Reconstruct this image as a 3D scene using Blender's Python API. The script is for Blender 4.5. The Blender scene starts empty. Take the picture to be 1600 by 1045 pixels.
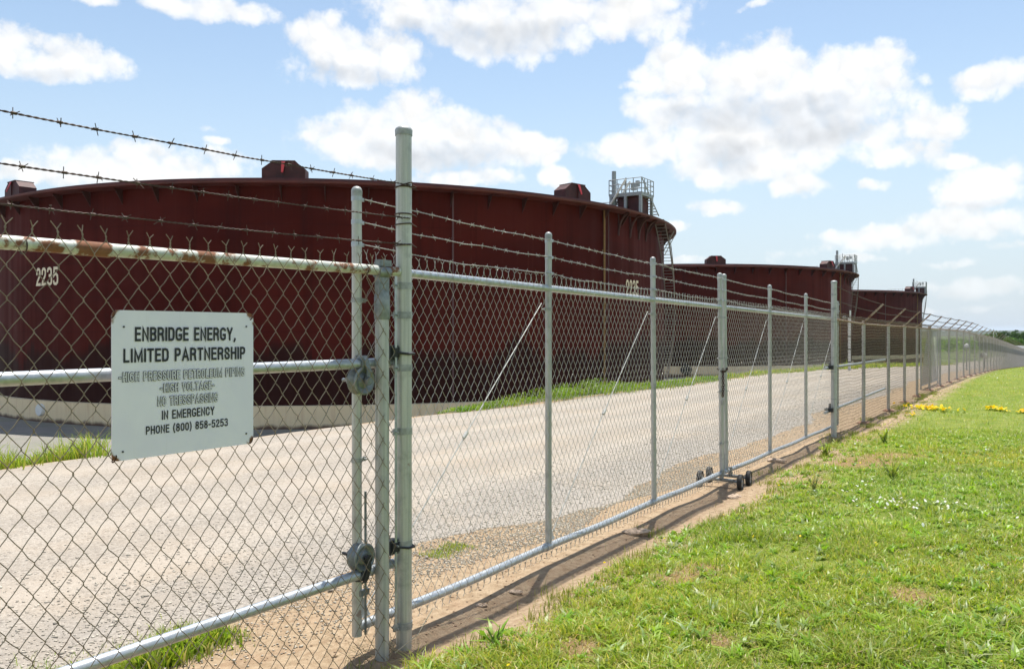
import bpy, math, random
import numpy as np
from mathutils import Vector, Matrix

R_ = math.radians
rng = np.random.default_rng(7)
random.seed(7)
scene = bpy.context.scene
COL = scene.collection

# ------------------------------------------------------------------ camera
EYE = 2.10
FPX, CX, HY = 1280.0, 800.0, 519.0
cam_d = bpy.data.cameras.new('camera')
cam = bpy.data.objects.new('camera', cam_d)
COL.objects.link(cam)
cam_d.sensor_width = 36.0
cam_d.lens = 28.8
cam_d.clip_start = 0.05
cam_d.clip_end = 30000
cam.location = (0, 0, EYE)
cam.rotation_euler = (R_(90 - 0.157), 0, 0)
scene.camera = cam

# ------------------------------------------------------------------ light
SUN_EL, SUN_AZ = 74.0, 14.0
SUN_STRENGTH, SKY_STRENGTH, EXPOSURE = 4.2, 0.11, 0.66
scene.view_settings.view_transform = 'Standard'
scene.view_settings.look = 'None'
scene.view_settings.exposure = EXPOSURE
scene.view_settings.gamma = 1.0
scene.render.engine = 'CYCLES'
scene.cycles.use_adaptive_sampling = True
scene.cycles.adaptive_threshold = 0.02
scene.cycles.max_bounces = 6
scene.cycles.diffuse_bounces = 3
scene.cycles.glossy_bounces = 3
scene.cycles.volume_bounces = 0
sd = bpy.data.lights.new('sun', 'SUN')
sd.energy = SUN_STRENGTH
sd.angle = R_(0.53)
sd.color = (1.0, 0.96, 0.89)
so = bpy.data.objects.new('sun', sd)
COL.objects.link(so)
sv = Vector((math.sin(R_(SUN_AZ)) * math.cos(R_(SUN_EL)), math.cos(R_(SUN_AZ)) * math.cos(R_(SUN_EL)), math.sin(R_(SUN_EL))))
so.rotation_euler = sv.to_track_quat('Z', 'Y').to_euler()
so.location = (0, 0, 60)


class NT:
    """small helper for node trees"""
    def __init__(s, tree):
        s.t = tree

    def n(s, typ, **kw):
        nd = s.t.nodes.new(typ)
        for k, v in kw.items():
            if k.startswith('i_'):
                nd.inputs[k[2:].replace('_', ' ')].default_value = v
            else:
                setattr(nd, k, v)
        return nd

    def l(s, a, b):
        s.t.links.new(a, b)

    def put(s, sock, v):
        if isinstance(v, bpy.types.NodeSocket):
            s.l(v, sock)
        else:
            sock.default_value = v

    def m(s, op, a, b=None, c=None, clamp=False):
        nd = s.t.nodes.new('ShaderNodeMath')
        nd.operation = op
        nd.use_clamp = clamp
        s.put(nd.inputs[0], a)
        if b is not None:
            s.put(nd.inputs[1], b)
        if c is not None:
            s.put(nd.inputs[2], c)
        return nd.outputs[0]

    def vm(s, op, a, b=None):
        nd = s.t.nodes.new('ShaderNodeVectorMath')
        nd.operation = op
        s.put(nd.inputs[0], a)
        if b is not None:
            s.put(nd.inputs[1], b)
        return nd.outputs['Value'] if op in ('LENGTH', 'DOT_PRODUCT') else nd.outputs[0]

    def mix(s, f, a, b, mode='MIX'):
        nd = s.t.nodes.new('ShaderNodeMix')
        nd.data_type = 'RGBA'
        nd.blend_type = mode
        s.put(nd.inputs[0], f)
        for sk, v in ((nd.inputs[6], a), (nd.inputs[7], b)):
            if not isinstance(v, bpy.types.NodeSocket) and len(v) == 3:
                v = (*v, 1)
            s.put(sk, v)
        return nd.outputs[2]

    def ss(s, v, lo, hi, a=0.0, b=1.0):
        nd = s.t.nodes.new('ShaderNodeMapRange')
        nd.interpolation_type = 'SMOOTHSTEP'
        s.put(nd.inputs[0], v)
        nd.inputs[1].default_value = lo
        nd.inputs[2].default_value = hi
        nd.inputs[3].default_value = a
        nd.inputs[4].default_value = b
        return nd.outputs[0]

    def noise(s, vec, scale, detail=4, rough=0.55, dist=0.0, color=False):
        nd = s.t.nodes.new('ShaderNodeTexNoise')
        if vec is not None:
            s.l(vec, nd.inputs['Vector'])
        nd.inputs['Scale'].default_value = scale
        nd.inputs['Detail'].default_value = detail
        nd.inputs['Roughness'].default_value = rough
        nd.inputs['Distortion'].default_value = dist
        return nd.outputs['Color'] if color else nd.outputs[0]

    def scale(s, vec, xyz):
        return s.vm('MULTIPLY', vec, xyz)


# ------------------------------------------------------------------ world: Nishita sky and cumulus
world = bpy.data.worlds.new("World")
scene.world = world
world.use_nodes = True
wt = world.node_tree
wt.nodes.clear()
W = NT(wt)
out = W.n('ShaderNodeOutputWorld')
bg = W.n('ShaderNodeBackground')
bg.inputs['Strength'].default_value = SKY_STRENGTH
W.l(bg.outputs[0], out.inputs['Surface'])
sky = W.n('ShaderNodeTexSky', sky_type='NISHITA', sun_disc=False)
sky.sun_elevation = R_(SUN_EL)
sky.sun_rotation = R_(SUN_AZ)
sky.altitude = 200
sky.air_density = 1.0
sky.dust_density = 0.8
sky.ozone_density = 1.6
tc = W.n('ShaderNodeTexCoord')
dirv = tc.outputs['Generated']
sep = W.n('ShaderNodeSeparateXYZ')
W.l(dirv, sep.inputs[0])
az = W.m('ARCTAN2', sep.outputs[0], sep.outputs[1])
el = W.m('ARCSINE', sep.outputs[2])
cmb = W.n('ShaderNodeCombineXYZ')
W.l(az, cmb.inputs[0])
W.l(el, cmb.inputs[1])
wn = W.noise(dirv, 9.0, 6, 0.6, 0.0, True)
warp = W.vm('SUBTRACT', wn, (0.5, 0.5, 0.5))
warp = W.vm('MULTIPLY', warp, (0.075, 0.05, 0.0))
pos = W.vm('ADD', cmb.outputs[0], warp)

CLOUDS = [  # px, py, rx, ry as seen on the sky from this place
    (20, 66, 50, 30), (105, 92, 85, 34), (60, 105, 70, 22), (140, 2, 60, 12), (330, 10, 110, 22),
    (490, 62, 55, 38), (545, 92, 105, 44), (605, 85, 45, 40), (650, 22, 100, 34), (780, 40, 150, 48), (940, 32, 150, 42), (1035, 8, 60, 18),
    (550, 215, 100, 40), (650, 200, 90, 44), (745, 225, 125, 34), (862, 232, 34, 26), (730, 278, 90, 20), (620, 245, 160, 24), (878, 275, 34, 20),
    (235, 262, 160, 40), (215, 240, 60, 30), (322, 203, 26, 9), (340, 222, 26, 10), (60, 268, 90, 18),
    (1060, 108, 66, 44), (1180, 112, 120, 50), (1310, 122, 120, 44), (1200, 160, 210, 40), (1190, 192, 190, 50), (1080, 180, 90, 40), (990, 132, 40, 9), (1380, 128, 50, 30),
    (1010, 228, 90, 26), (1080, 215, 80, 38), (1180, 225, 170, 48), (1310, 215, 110, 36), (1180, 262, 120, 28), (1245, 292, 70, 22), (1450, 190, 64, 30), (1400, 235, 90, 26), (1480, 248, 50, 18),
    (1450, 122, 28, 14), (1562, 118, 66, 26), (1535, 285, 92, 36), (1520, 305, 90, 18), (1366, 292, 32, 14),
    (1120, 323, 90, 15), (1058, 350, 26, 12), (1500, 350, 110, 32), (1400, 372, 130, 22), (1240, 392, 120, 15), (1570, 386, 60, 12), (1500, 410, 60, 9),
    (1540, 448, 110, 20), (1080, 405, 60, 10), (1350, 402, 60, 9), (1180, 2, 40, 10), (1460, 445, 30, 10), (1520, 480, 120, 8)]
GREYS = [(1200, 178, 150, 26), (1075, 182, 60, 20), (760, 60, 150, 26), (690, 246, 150, 22), (540, 118, 90, 18), (1140, 240, 60, 30), (90, 118, 90, 14), (1280, 205, 80, 26), (1530, 312, 80, 14), (640, 45, 40, 20)]


def dirpx(px, py):
    v = Vector(((px - CX) / FPX, 1, (HY - py) / FPX)).normalized()
    return math.atan2(v.x, v.y), math.asin(v.z)


def blob_field(blobs, pvec):
    acc = None
    for (px, py, rx, ry) in blobs:
        a, e = dirpx(px, py)
        k = 1.0 / (1.0 + ((px - CX) / FPX) ** 2)
        kx, ky = FPX / (rx * k * 1.08), FPX / (ry * 1.08 * math.sqrt(k))
        wisp = 0.72 if ry < 17 else 0.35 if ry < 24 else 0.0     # thin cloud scraps
        nd = W.n('ShaderNodeVectorMath', operation='MULTIPLY_ADD')
        W.l(pvec, nd.inputs[0])
        nd.inputs[1].default_value = (kx, ky, 0)
        nd.inputs[2].default_value = (-a * kx, -e * ky, wisp)
        r = W.vm('DOT_PRODUCT', nd.outputs[0], nd.outputs[0])
        acc = r if acc is None else W.m('SMOOTH_MIN', acc, r, 0.25)
    return W.m('SUBTRACT', 1.0, acc)


F = blob_field(CLOUDS, pos)
# clouds over the part of the sky the photograph does not show
gen = W.noise(W.vm('MULTIPLY', dirv, (1, 1, 2.2)), 3.1, 5, 0.5)
behind = W.ss(W.m('ABSOLUTE', az), 0.66, 0.95)
high = W.ss(el, 0.46, 0.7)
gm = W.m('MAXIMUM', behind, high)
gen2 = W.m('MULTIPLY_ADD', gen, 6.0, -3.35)
F2 = W.m('ADD', W.m('MULTIPLY', gen2, gm), W.m('MULTIPLY_ADD', gm, 1.6, -1.6))
F = W.m('MAXIMUM', F, F2)
F = W.m('MAXIMUM', F, -1.4)
nA = W.noise(dirv, 24.0, 7, 0.64)


def puffs(vec):
    """rounded heaps: distance to scattered cell centres at two sizes"""
    o = None
    for sc, k in ((21.0, 0.62), (52.0, 0.38)):
        v = W.n('ShaderNodeTexVoronoi')
        v.feature = 'F1'
        W.l(vec, v.inputs['Vector'])
        v.inputs['Scale'].default_value = sc
        d = W.m('MULTIPLY', v.outputs['Distance'], k)
        o = d if o is None else W.m('ADD', o, d)
    return o


wd2 = W.vm('ADD', dirv, W.vm('MULTIPLY', W.vm('SUBTRACT', W.noise(dirv, 30.0, 4, 0.6, 0.0, True), (0.5, 0.5, 0.5)), (0.030, 0.030, 0.030)))
pf0 = puffs(wd2)
fld = W.m('MULTIPLY_ADD', W.m('SUBTRACT', nA, 0.5), 2.3, F)
fld = W.m('MULTIPLY_ADD', W.m('SUBTRACT', 0.52, pf0), 1.3, fld)
alpha = W.ss(fld, -0.12, 0.58)
thick = W.ss(fld, 0.2, 1.2)
# relief of the cloud heaps: the side of each heap that faces the sun is lighter
pf1 = puffs(W.vm('ADD', wd2, (0.003, 0.0, 0.009)))
relief = W.m('MULTIPLY', W.m('SUBTRACT', pf1, pf0), 0.40)
G = blob_field(GREYS, pos)
grey = W.ss(G, -0.25, 0.9)
bright = W.m('ADD', W.m('MULTIPLY_ADD', grey, -0.17, 1.0), relief)
bright = W.m('MINIMUM', W.m('MAXIMUM', bright, 0.74), 1.04)
CW = 0.67 / SKY_STRENGTH
ccol = W.mix(grey, (1.0, 0.998, 0.99), (0.92, 0.955, 1.0))
cscale = W.vm('SCALE', ccol)
cscale_node = wt.nodes[-1]
W.l(W.m('MULTIPLY', bright, CW), cscale_node.inputs['Scale'])
skyc = W.mix(1.0, sky.outputs[0], (1.20, 1.13, 1.0), 'MULTIPLY')
hz = W.ss(el, -0.02, 0.36, 0.9, 0.0)
skyc = W.mix(hz, skyc, (0.405 / SKY_STRENGTH, 0.475 / SKY_STRENGTH, 0.545 / SKY_STRENGTH))
fade = W.ss(el, 0.0, 0.16, 0.40, 1.0)
fin = W.mix(W.m('MULTIPLY', W.m('MULTIPLY', alpha, W.m('MULTIPLY_ADD', thick, 0.30, 0.70)), fade), skyc, cscale)
W.l(fin, bg.inputs['Color'])


# ------------------------------------------------------------------ frame of the fence line
TH = math.atan2(0.5395, 0.842)
U = np.array([math.sin(TH), math.cos(TH)])
NL = np.array([-U[1], U[0]])            # points to the tank side
P0 = np.array([-0.677, 5.59])


def sn(x, y):
    dx, dy = x - P0[0], y - P0[1]
    return dx * U[0] + dy * U[1], dx * NL[0] + dy * NL[1]


def W2(s, n):
    return P0[0] + U[0] * s + NL[0] * n, P0[1] + U[1] * s + NL[1] * n


G_S = [-400, -8, 0, 13, 16.7, 30, 43, 67, 100, 141, 250, 500, 1200, 7000]
G_Z = [0.04, 0.04, 0.04, -0.05, -0.12, -0.17, -0.25, -0.76, -1.75, -3.0, -5.5, -9, -12, -13]
N_N = [-4000, -400, -40, -12, -5, -2.2, -0.9, -0.45, 0.0, 0.6, 1.6, 5, 9.6, 10.6, 11.6, 12.6]
N_Z = [0, 0, 0.1, 0.3, 0.36, 0.24, 0.11, 0.035, 0.03, 0.0, -0.06, -0.02, -0.06, -0.14, -0.35, -0.65]


def sst(x, a, b):
    t = np.clip((x - a) / (b - a), 0, 1)
    return t * t * (3 - 2 * t)


def gz(x, y, rough=True):
    x = np.asarray(x, float)
    y = np.asarray(y, float)
    s, n = sn(x, y)
    g = np.interp(s, G_S, G_Z)
    c = np.interp(n, N_N, N_Z)
    lawn = np.where(n < -0.45, np.exp(-np.clip(s, 0, 400) / 22.0), 1.0)
    z = g + c * lawn
    low = np.interp(s, [-50, 60, 130, 200, 300], [-3.75, -3.75, -4.1, -4.2, -6.5])
    k = sst(n, 12.2, 21.0) * (1 - sst(n, 160, 400))
    z = z * (1 - k) + np.minimum(low, g - 0.3) * k
    if rough:
        near = np.exp(-np.clip(np.hypot(x, y) - 10, 0, 400) / 25.0)
        a = 0.012 * np.sin(x * 2.3 + 1.3 * np.sin(y * 1.7)) + 0.009 * np.sin(y * 3.9 + x * 1.1) + 0.006 * np.sin(x * 7.1 - y * 5.3)
        road = 1.0 - 0.88 * sst(n, 1.2, 2.4) * (1 - sst(n, 9.5, 10.6))
        z = z + a * near * road
        z = z - 0.035 * np.exp(-((n + 0.28) / 0.16) ** 2) * near      # worn rut under the gate
    return z


def gp(s, n):
    x, y = W2(s, n)
    return Vector((float(x), float(y), float(gz(x, y))))


def ground_at(px, py):
    d = Vector(((px - CX) / FPX, 1, (HY - py) / FPX))
    t = 3.0
    for _ in range(6000):
        p = d * t
        if p.z + EYE <= float(gz(p.x, p.y)):
            break
        t += 0.005 + t * 0.002
    return p.x, p.y, float(gz(p.x, p.y))


# worn spots in the lawn: seen at photo column, row; radius in metres
BARE = [(*ground_at(px, py)[:2], r) for (px, py, r) in ((1335, 722, 0.75), (1395, 712, 0.5), (1250, 752, 0.5), (1085, 888, 0.26), (1058, 902, 0.2), (905, 1012, 0.16), (1120, 1000, 0.12), (1420, 930, 0.2))]


def on_line(px, A, u):
    """distance t along the line A+u*t whose point stands in the direction of column px"""
    m = (px - CX) / FPX
    return (m * A[1] - A[0]) / (u[0] - m * u[1])


# ------------------------------------------------------------------ mesh builder
class MB:
    def __init__(s):
        s.v, s.f, s.mi = [], [], []

    def add(s, vs, fs, mi=0):
        o = len(s.v)
        s.v.extend([tuple(p) for p in vs])
        s.f.extend([tuple(i + o for i in f) for f in fs])
        s.mi.extend([mi] * len(fs))

    def tube(s, pts, r, k=8, cap=True, mi=0):
        pts = [Vector(p) for p in pts]
        rs = r if hasattr(r, '__len__') else [r] * len(pts)
        vs, fs = [], []
        ref = None
        for i, p in enumerate(pts):
            d = (pts[min(i + 1, len(pts) - 1)] - pts[max(i - 1, 0)])
            d = d.normalized() if d.length > 1e-9 else Vector((0, 0, 1))
            if ref is None:
                a = Vector((0, 0, 1)) if abs(d.z) < 0.9 else Vector((1, 0, 0))
                ref = (a - d * a.dot(d)).normalized()
            else:
                ref = ref - d * ref.dot(d)
                ref = ref.normalized() if ref.length > 1e-6 else d.orthogonal().normalized()
            b = d.cross(ref)
            for j in range(k):
                t = 2 * math.pi * j / k
                vs.append(p + (ref * math.cos(t) + b * math.sin(t)) * rs[i])
        n = len(pts)
        for i in range(n - 1):
            for j in range(k):
                j2 = (j + 1) % k
                fs.append((i * k + j, i * k + j2, (i + 1) * k + j2, (i + 1) * k + j))
        if cap:
            fs.append(tuple(range(k - 1, -1, -1)))
            fs.append(tuple((n - 1) * k + j for j in range(k)))
        s.add(vs, fs, mi)

    def box(s, c, ax, ay, az, mi=0):
        """half-axis vectors"""
        c, ax, ay, az = Vector(c), Vector(ax), Vector(ay), Vector(az)
        vs = [c + ax * i + ay * j + az * k for k in (-1, 1) for j in (-1, 1) for i in (-1, 1)]
        s.add(vs, [(0, 2, 3, 1), (4, 5, 7, 6), (0, 1, 5, 4), (2, 6, 7, 3), (0, 4, 6, 2), (1, 3, 7, 5)], mi)

    def lathe(s, prof, c, axis=(0, 0, 1), k=24, mi=0, close=False):
        """prof: (radius, height along axis)"""
        c, ax = Vector(c), Vector(axis).normalized()
        e1 = ax.orthogonal().normalized()
        e2 = ax.cross(e1)
        vs = []
        for (r, h) in prof:
            for j in range(k):
                t = 2 * math.pi * j / k
                vs.append(c + ax * h + (e1 * math.cos(t) + e2 * math.sin(t)) * max(r, 1e-4))
        fs = []
        m = len(prof)
        for i in range(m if close else m - 1):
            i2 = (i + 1) % m
            for j in range(k):
                j2 = (j + 1) % k
                fs.append((i * k + j, i * k + j2, i2 * k + j2, i2 * k + j))
        s.add(vs, fs, mi)

    def build(s, name, mat, parent=None, smooth=True, loc=None):
        me = bpy.data.meshes.new(name)
        me.from_pydata([tuple(p) for p in s.v], [], s.f)
        mats = mat if isinstance(mat, (list, tuple)) else [mat]
        for m_ in mats:
            me.materials.append(m_)
        if len(mats) > 1:
            me.polygons.foreach_set('material_index', s.mi)
        if smooth:
            me.polygons.foreach_set('use_smooth', [True] * len(me.polygons))
            try:
                me.set_sharp_from_angle(angle=R_(40))
            except Exception:
                pass
        me.update()
        return link(name, me, parent)


def link(name, me, parent=None):
    o = bpy.data.objects.new(name, me)
    COL.objects.link(o)
    if parent is not None:
        o.parent = parent
        # meshes are written in world space: undo the offset of the empties above
        p, off = parent, Vector()
        while p is not None:
            off += p.location
            p = p.parent
        o.location = -off
    return o


def tag(o, label=None, cat=None, group=None, kind=None):
    for k_, v_ in (('label', label), ('category', cat), ('group', group), ('kind', kind)):
        if v_:
            o[k_] = v_
    return o


def thing(name, label, cat, loc=(0, 0, 0), group=None):
    o = bpy.data.objects.new(name, None)
    o.empty_display_size = 0.2
    COL.objects.link(o)
    o.location = loc
    return tag(o, label, cat, group)


def np_mesh(name, V, Fq, mat, parent=None, col=None, smooth=False):
    """big meshes from arrays; Fq is a list of int arrays (tris or quads)"""
    me = bpy.data.meshes.new(name)
    me.vertices.add(len(V))
    me.vertices.foreach_set('co', np.ascontiguousarray(V, np.float32).ravel())
    loops = np.concatenate([f.ravel() for f in Fq]).astype(np.int32)
    tot = np.concatenate([np.full(len(f), f.shape[1]) for f in Fq]).astype(np.int32)
    st = np.concatenate([[0], np.cumsum(tot)[:-1]]).astype(np.int32)
    me.loops.add(len(loops))
    me.loops.foreach_set('vertex_index', loops)
    me.polygons.add(len(tot))
    me.polygons.foreach_set('loop_start', st)
    me.polygons.foreach_set('loop_total', tot)
    if smooth:
        me.polygons.foreach_set('use_smooth', np.ones(len(tot), bool))
    if col is not None:
        at = me.color_attributes.new('tint', 'FLOAT_COLOR', 'POINT')
        c4 = np.ones((len(V), 4), np.float32)
        c4[:, :3] = col
        at.data.foreach_set('color', c4.ravel())
    me.materials.append(mat)
    me.update(calc_edges=True)
    me.validate()
    return link(name, me, parent)


# ------------------------------------------------------------------ materials
def newmat(name):
    m = bpy.data.materials.new(name)
    m.use_nodes = True
    t = m.node_tree
    b = t.nodes['Principled BSDF']
    return m, NT(t), b


def coords(N):
    g = N.n('ShaderNodeNewGeometry')
    return g.outputs['Position']


def bump(N, b, h, strength=0.3, dist=0.01):
    nd = N.n('ShaderNodeBump')
    nd.inputs['Strength'].default_value = strength
    nd.inputs['Distance'].default_value = dist
    N.l(h, nd.inputs['Height'])
    N.l(nd.outputs[0], b.inputs['Normal'])


def galv(name, base, dark, metallic=0.35, rough=0.48, rust=0.0, rust_th=0.62, streak=True):
    m, N, b = newmat(name)
    p = coords(N)
    n1 = N.noise(N.scale(p, (60, 60, 1.4)) if streak else p, 1.0 if streak else 30, 4)
    n2 = N.noise(p, 9.0, 5)
    c = N.mix(N.ss(n1, 0.3, 0.7), base, dark)
    c = N.mix(N.ss(n2, 0.52, 0.72, 0, 0.5), c, tuple(x * 0.62 for x in dark))
    n4 = N.noise(p, 160.0, 2)
    c = N.mix(N.ss(n4, 0.55, 0.75, 0, 0.35), c, tuple(min(1, x * 1.25) for x in base))
    if rust > 0:
        n3 = N.noise(p, 7.0, 6, 0.62)
        r = N.ss(n3, rust_th, rust_th + 0.07, 0, rust)
        c = N.mix(r, c, N.mix(N.noise(p, 60, 3), (0.10, 0.028, 0.012), (0.30, 0.11, 0.04)))
        N.l(N.m('MULTIPLY_ADD', r, -metallic, metallic), b.inputs['Metallic'])
        N.l(N.m('MULTIPLY_ADD', r, 0.4, rough), b.inputs['Roughness'])
    else:
        b.inputs['Metallic'].default_value = metallic
        N.l(N.ss(n2, 0.3, 0.7, rough - 0.08, rough + 0.12), b.inputs['Roughness'])
    N.l(c, b.inputs['Base Color'])
    bump(N, b, n4, 0.12, 0.002)
    return m


def plain(name, col, rough=0.6, metallic=0.0, var=0.25, scale=20.0, bmp=0.0):
    m, N, b = newmat(name)
    p = coords(N)
    n = N.noise(p, scale, 5, 0.6)
    N.l(N.mix(N.ss(n, 0.3, 0.7), tuple(c * (1 - var) for c in col), tuple(min(1, c * (1 + var)) for c in col)), b.inputs['Base Color'])
    b.inputs['Roughness'].default_value = rough
    b.inputs['Metallic'].default_value = metallic
    if bmp:
        bump(N, b, n, bmp, 0.01)
    return m


M = {}
M['post'] = galv('galvanised post', (0.54, 0.54, 0.51), (0.38, 0.385, 0.365), 0.3, 0.48)
M['postrust'] = galv('galvanised post with rust runs', (0.58, 0.58, 0.53), (0.42, 0.42, 0.385), 0.3, 0.46, 0.6, 0.63)
M['toprail'] = galv('weathered rail', (0.62, 0.63, 0.56), (0.47, 0.49, 0.43), 0.25, 0.5, 0.95, 0.445, False)
M['rail'] = galv('galvanised rail', (0.52, 0.55, 0.57), (0.40, 0.43, 0.45), 0.6, 0.4, streak=False)
M['wire_old'] = galv('old fence wire', (0.29, 0.24, 0.17), (0.19, 0.15, 0.10), 0.45, 0.5, 0.4, 0.6, False)
M['wire'] = galv('fence wire', (0.56, 0.55, 0.50), (0.40, 0.38, 0.33), 0.4, 0.42, streak=False)
M['wire_far'] = galv('far fence wire', (0.40, 0.36, 0.33), (0.30, 0.26, 0.23), 0.2, 0.5, streak=False)
M['barb_old'] = plain('rusty barbed wire', (0.07, 0.045, 0.035), 0.7, 0.3)
M['barb'] = galv('barbed wire', (0.42, 0.41, 0.38), (0.26, 0.25, 0.22), 0.5, 0.45, streak=False)
M['capmetal'] = galv('dull cap', (0.42, 0.43, 0.42), (0.30, 0.31, 0.30), 0.3, 0.5, streak=False)
M['cast'] = galv('cast fitting', (0.30, 0.32, 0.32), (0.20, 0.22, 0.22), 0.6, 0.5, streak=False)
M['castdark'] = plain('dark cast iron', (0.035, 0.036, 0.038), 0.6, 0.3)
M['rubber'] = plain('rubber', (0.022, 0.021, 0.02), 0.8)
M['hub'] = galv('wheel hub', (0.45, 0.45, 0.43), (0.3, 0.3, 0.28), 0.5, 0.5, 0.6, 0.58, False)
M['rustiron'] = plain('rusty iron', (0.07, 0.03, 0.018), 0.85, 0.1, 0.4, 60)
M['armrust'] = galv('outrigger arm', (0.42, 0.36, 0.29), (0.30, 0.20, 0.14), 0.2, 0.6, 0.8, 0.5, False)
M['steelrail'] = plain('tank handrail steel', (0.33, 0.345, 0.345), 0.5, 0.3)
M['stairsteel'] = plain('stair steel', (0.20, 0.18, 0.175), 0.6, 0.2)
M['whitepaint'] = plain('white paint', (0.78, 0.77, 0.73), 0.5, 0, 0.06)
M['redpaint'] = plain('red paint', (0.42, 0.02, 0.03), 0.5)
M['streak_cap_red'] = plain('sunlit streak and cap red', (0.40, 0.022, 0.026), 0.45)  # paints the sunlit streak on the vents; the stake cap shares it
M['yellowpipe'] = plain('ochre pipe', (0.22, 0.12, 0.035), 0.6)
M['darkpipe'] = plain('dark pipe', (0.10, 0.045, 0.045), 0.6)
M['letter'] = plain('sign black', (0.018, 0.019, 0.026), 0.5, 0, 0.1)
M['letterfill'] = plain('sign white fill', (0.80, 0.78, 0.82), 0.4, 0, 0.05)
M['numeral'] = plain('cream numerals', (0.72, 0.62, 0.44), 0.6, 0, 0.1, 6)


def mat_sign():
    m, N, b = newmat('sign enamel')
    tcn = N.n('ShaderNodeTexCoord')
    p = coords(N)
    uv = N.n('ShaderNodeAttribute', attribute_name='plate')
    sp = N.n('ShaderNodeSeparateXYZ')
    N.l(uv.outputs['Vector'], sp.inputs[0])
    # attribute x,y run 0..1 over the plate; rust starts at the bolted corners
    dx = N.m('MINIMUM', sp.outputs[0], N.m('SUBTRACT', 1.0, sp.outputs[0]))
    dy = N.m('MINIMUM', sp.outputs[1], N.m('SUBTRACT', 1.0, sp.outputs[1]))
    d = N.m('ADD', dx, N.m('MULTIPLY', dy, 0.7))
    nz = N.noise(p, 30, 5)
    r = N.ss(N.m('MULTIPLY_ADD', nz, -0.12, d), 0.0, -0.03)
    c = N.mix(N.ss(N.noise(p, 6, 4), 0.3, 0.7), (0.80, 0.765, 0.86), (0.845, 0.81, 0.88))
    c = N.mix(N.ss(N.noise(N.scale(p, (40, 40, 3)), 1.0, 4), 0.6, 0.8, 0, 0.12), c, (0.45, 0.42, 0.36))
    c = N.mix(r, c, (0.23, 0.09, 0.035))
    N.l(c, b.inputs['Base Color'])
    b.inputs['Roughness'].default_value = 0.38
    return m


M['sign'] = mat_sign()


def mat_tank():
    m, N, b = newmat('oxide red tank paint')
    p = coords(N)
    tcn = N.n('ShaderNodeTexCoord')
    o = tcn.outputs['Object']
    sp = N.n('ShaderNodeSeparateXYZ')
    N.l(p, sp.inputs[0])
    z = sp.outputs[2]
    nbig = N.noise(N.scale(p, (0.12, 0.12, 0.3)), 1.0, 5)
    c = N.mix(N.ss(nbig, 0.35, 0.65), (0.058, 0.0072, 0.0052), (0.080, 0.0105, 0.0072))
    st = N.noise(N.scale(p, (1.6, 1.6, 0.045)), 1.0, 6, 0.6)
    c = N.mix(N.ss(st, 0.5, 0.72, 0, 0.55), c, (0.034, 0.008, 0.007))
    st2 = N.noise(N.scale(p, (4.2, 4.2, 0.12)), 1.0, 5, 0.6)
    c = N.mix(N.ss(st2, 0.6, 0.75, 0, 0.35), c, (0.115, 0.03, 0.018))
    pale = N.noise(N.scale(p, (0.7, 0.7, 2.5)), 1.0, 6, 0.65)
    c = N.mix(N.ss(pale, 0.66, 0.78, 0, 0.22), c, (0.17, 0.085, 0.075))
    # course seams every 2.44 m
    fr = N.m('FRACT', N.m('DIVIDE', N.m('ADD', z, 2.3), 2.19))
    seam = N.m('LESS_THAN', fr, 0.016)
    c = N.mix(N.m('MULTIPLY', seam, 0.45), c, (0.028, 0.007, 0.006))
    # blackened lower courses: stepped panels and tar stains
    ang = N.m('ARCTAN2', sp.outputs[0], sp.outputs[1])
    vor = N.noise(N.scale(p, (0.32, 0.32, 0.0)), 1.0, 1)
    step = N.m('MULTIPLY', N.m('FLOOR', N.m('MULTIPLY', vor, 9.0)), 0.55)
    lim = N.m('ADD', N.m('MULTIPLY_ADD', N.noise(N.scale(p, (2, 2, 0.1)), 1.0, 4), 0.8, -1.7), step)
    low = N.ss(N.m('SUBTRACT', lim, z), -0.35, 0.5, 0, 0.72)
    c = N.mix(low, c, N.mix(N.noise(N.scale(p, (1.3, 1.3, 0.2)), 1.0, 5), (0.012, 0.0070, 0.0065), (0.028, 0.0135, 0.0115)))
    N.l(c, b.inputs['Base Color'])
    N.l(N.ss(st, 0.3, 0.7, 0.55, 0.8), b.inputs['Roughness'])
    b.inputs['Specular IOR Level'].default_value = 0.07
    h = N.m('ADD', N.m('MULTIPLY', seam, -0.6), N.noise(N.scale(p, (0.6, 0.6, 0.5)), 1.0, 3))
    bump(N, b, h, 0.25, 0.03)
    return m


M['tank'] = mat_tank()
M['tankdark'] = plain('oxide red steel', (0.060, 0.010, 0.0085), 0.65, 0, 0.35, 1.5)
M['tankrim'] = plain('oxide red rim', (0.088, 0.015, 0.012), 0.6, 0, 0.3, 0.8)
M['bracketdark'] = plain('dark bracket steel', (0.045, 0.009, 0.007), 0.7)


def mat_ring():
    m, N, b = newmat('stained foundation ring')
    p = coords(N)
    sp = N.n('ShaderNodeSeparateXYZ')
    N.l(p, sp.inputs[0])
    c = N.mix(N.noise(N.scale(p, (0.5, 0.5, 1)), 1.0, 4), (0.87, 0.70, 0.45), (0.80, 0.62, 0.38))
    st = N.noise(N.scale(p, (5, 5, 0.25)), 1.0, 5, 0.6)
    c = N.mix(N.ss(st, 0.5, 0.75, 0, 0.45), c, (0.55, 0.32, 0.16))
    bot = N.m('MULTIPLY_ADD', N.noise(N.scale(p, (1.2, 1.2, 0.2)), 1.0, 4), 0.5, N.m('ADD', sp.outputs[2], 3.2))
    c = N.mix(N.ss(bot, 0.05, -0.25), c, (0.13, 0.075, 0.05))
    N.l(c, b.inputs['Base Color'])
    b.inputs['Roughness'].default_value = 0.85
    return m


M['ring'] = mat_ring()


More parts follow.
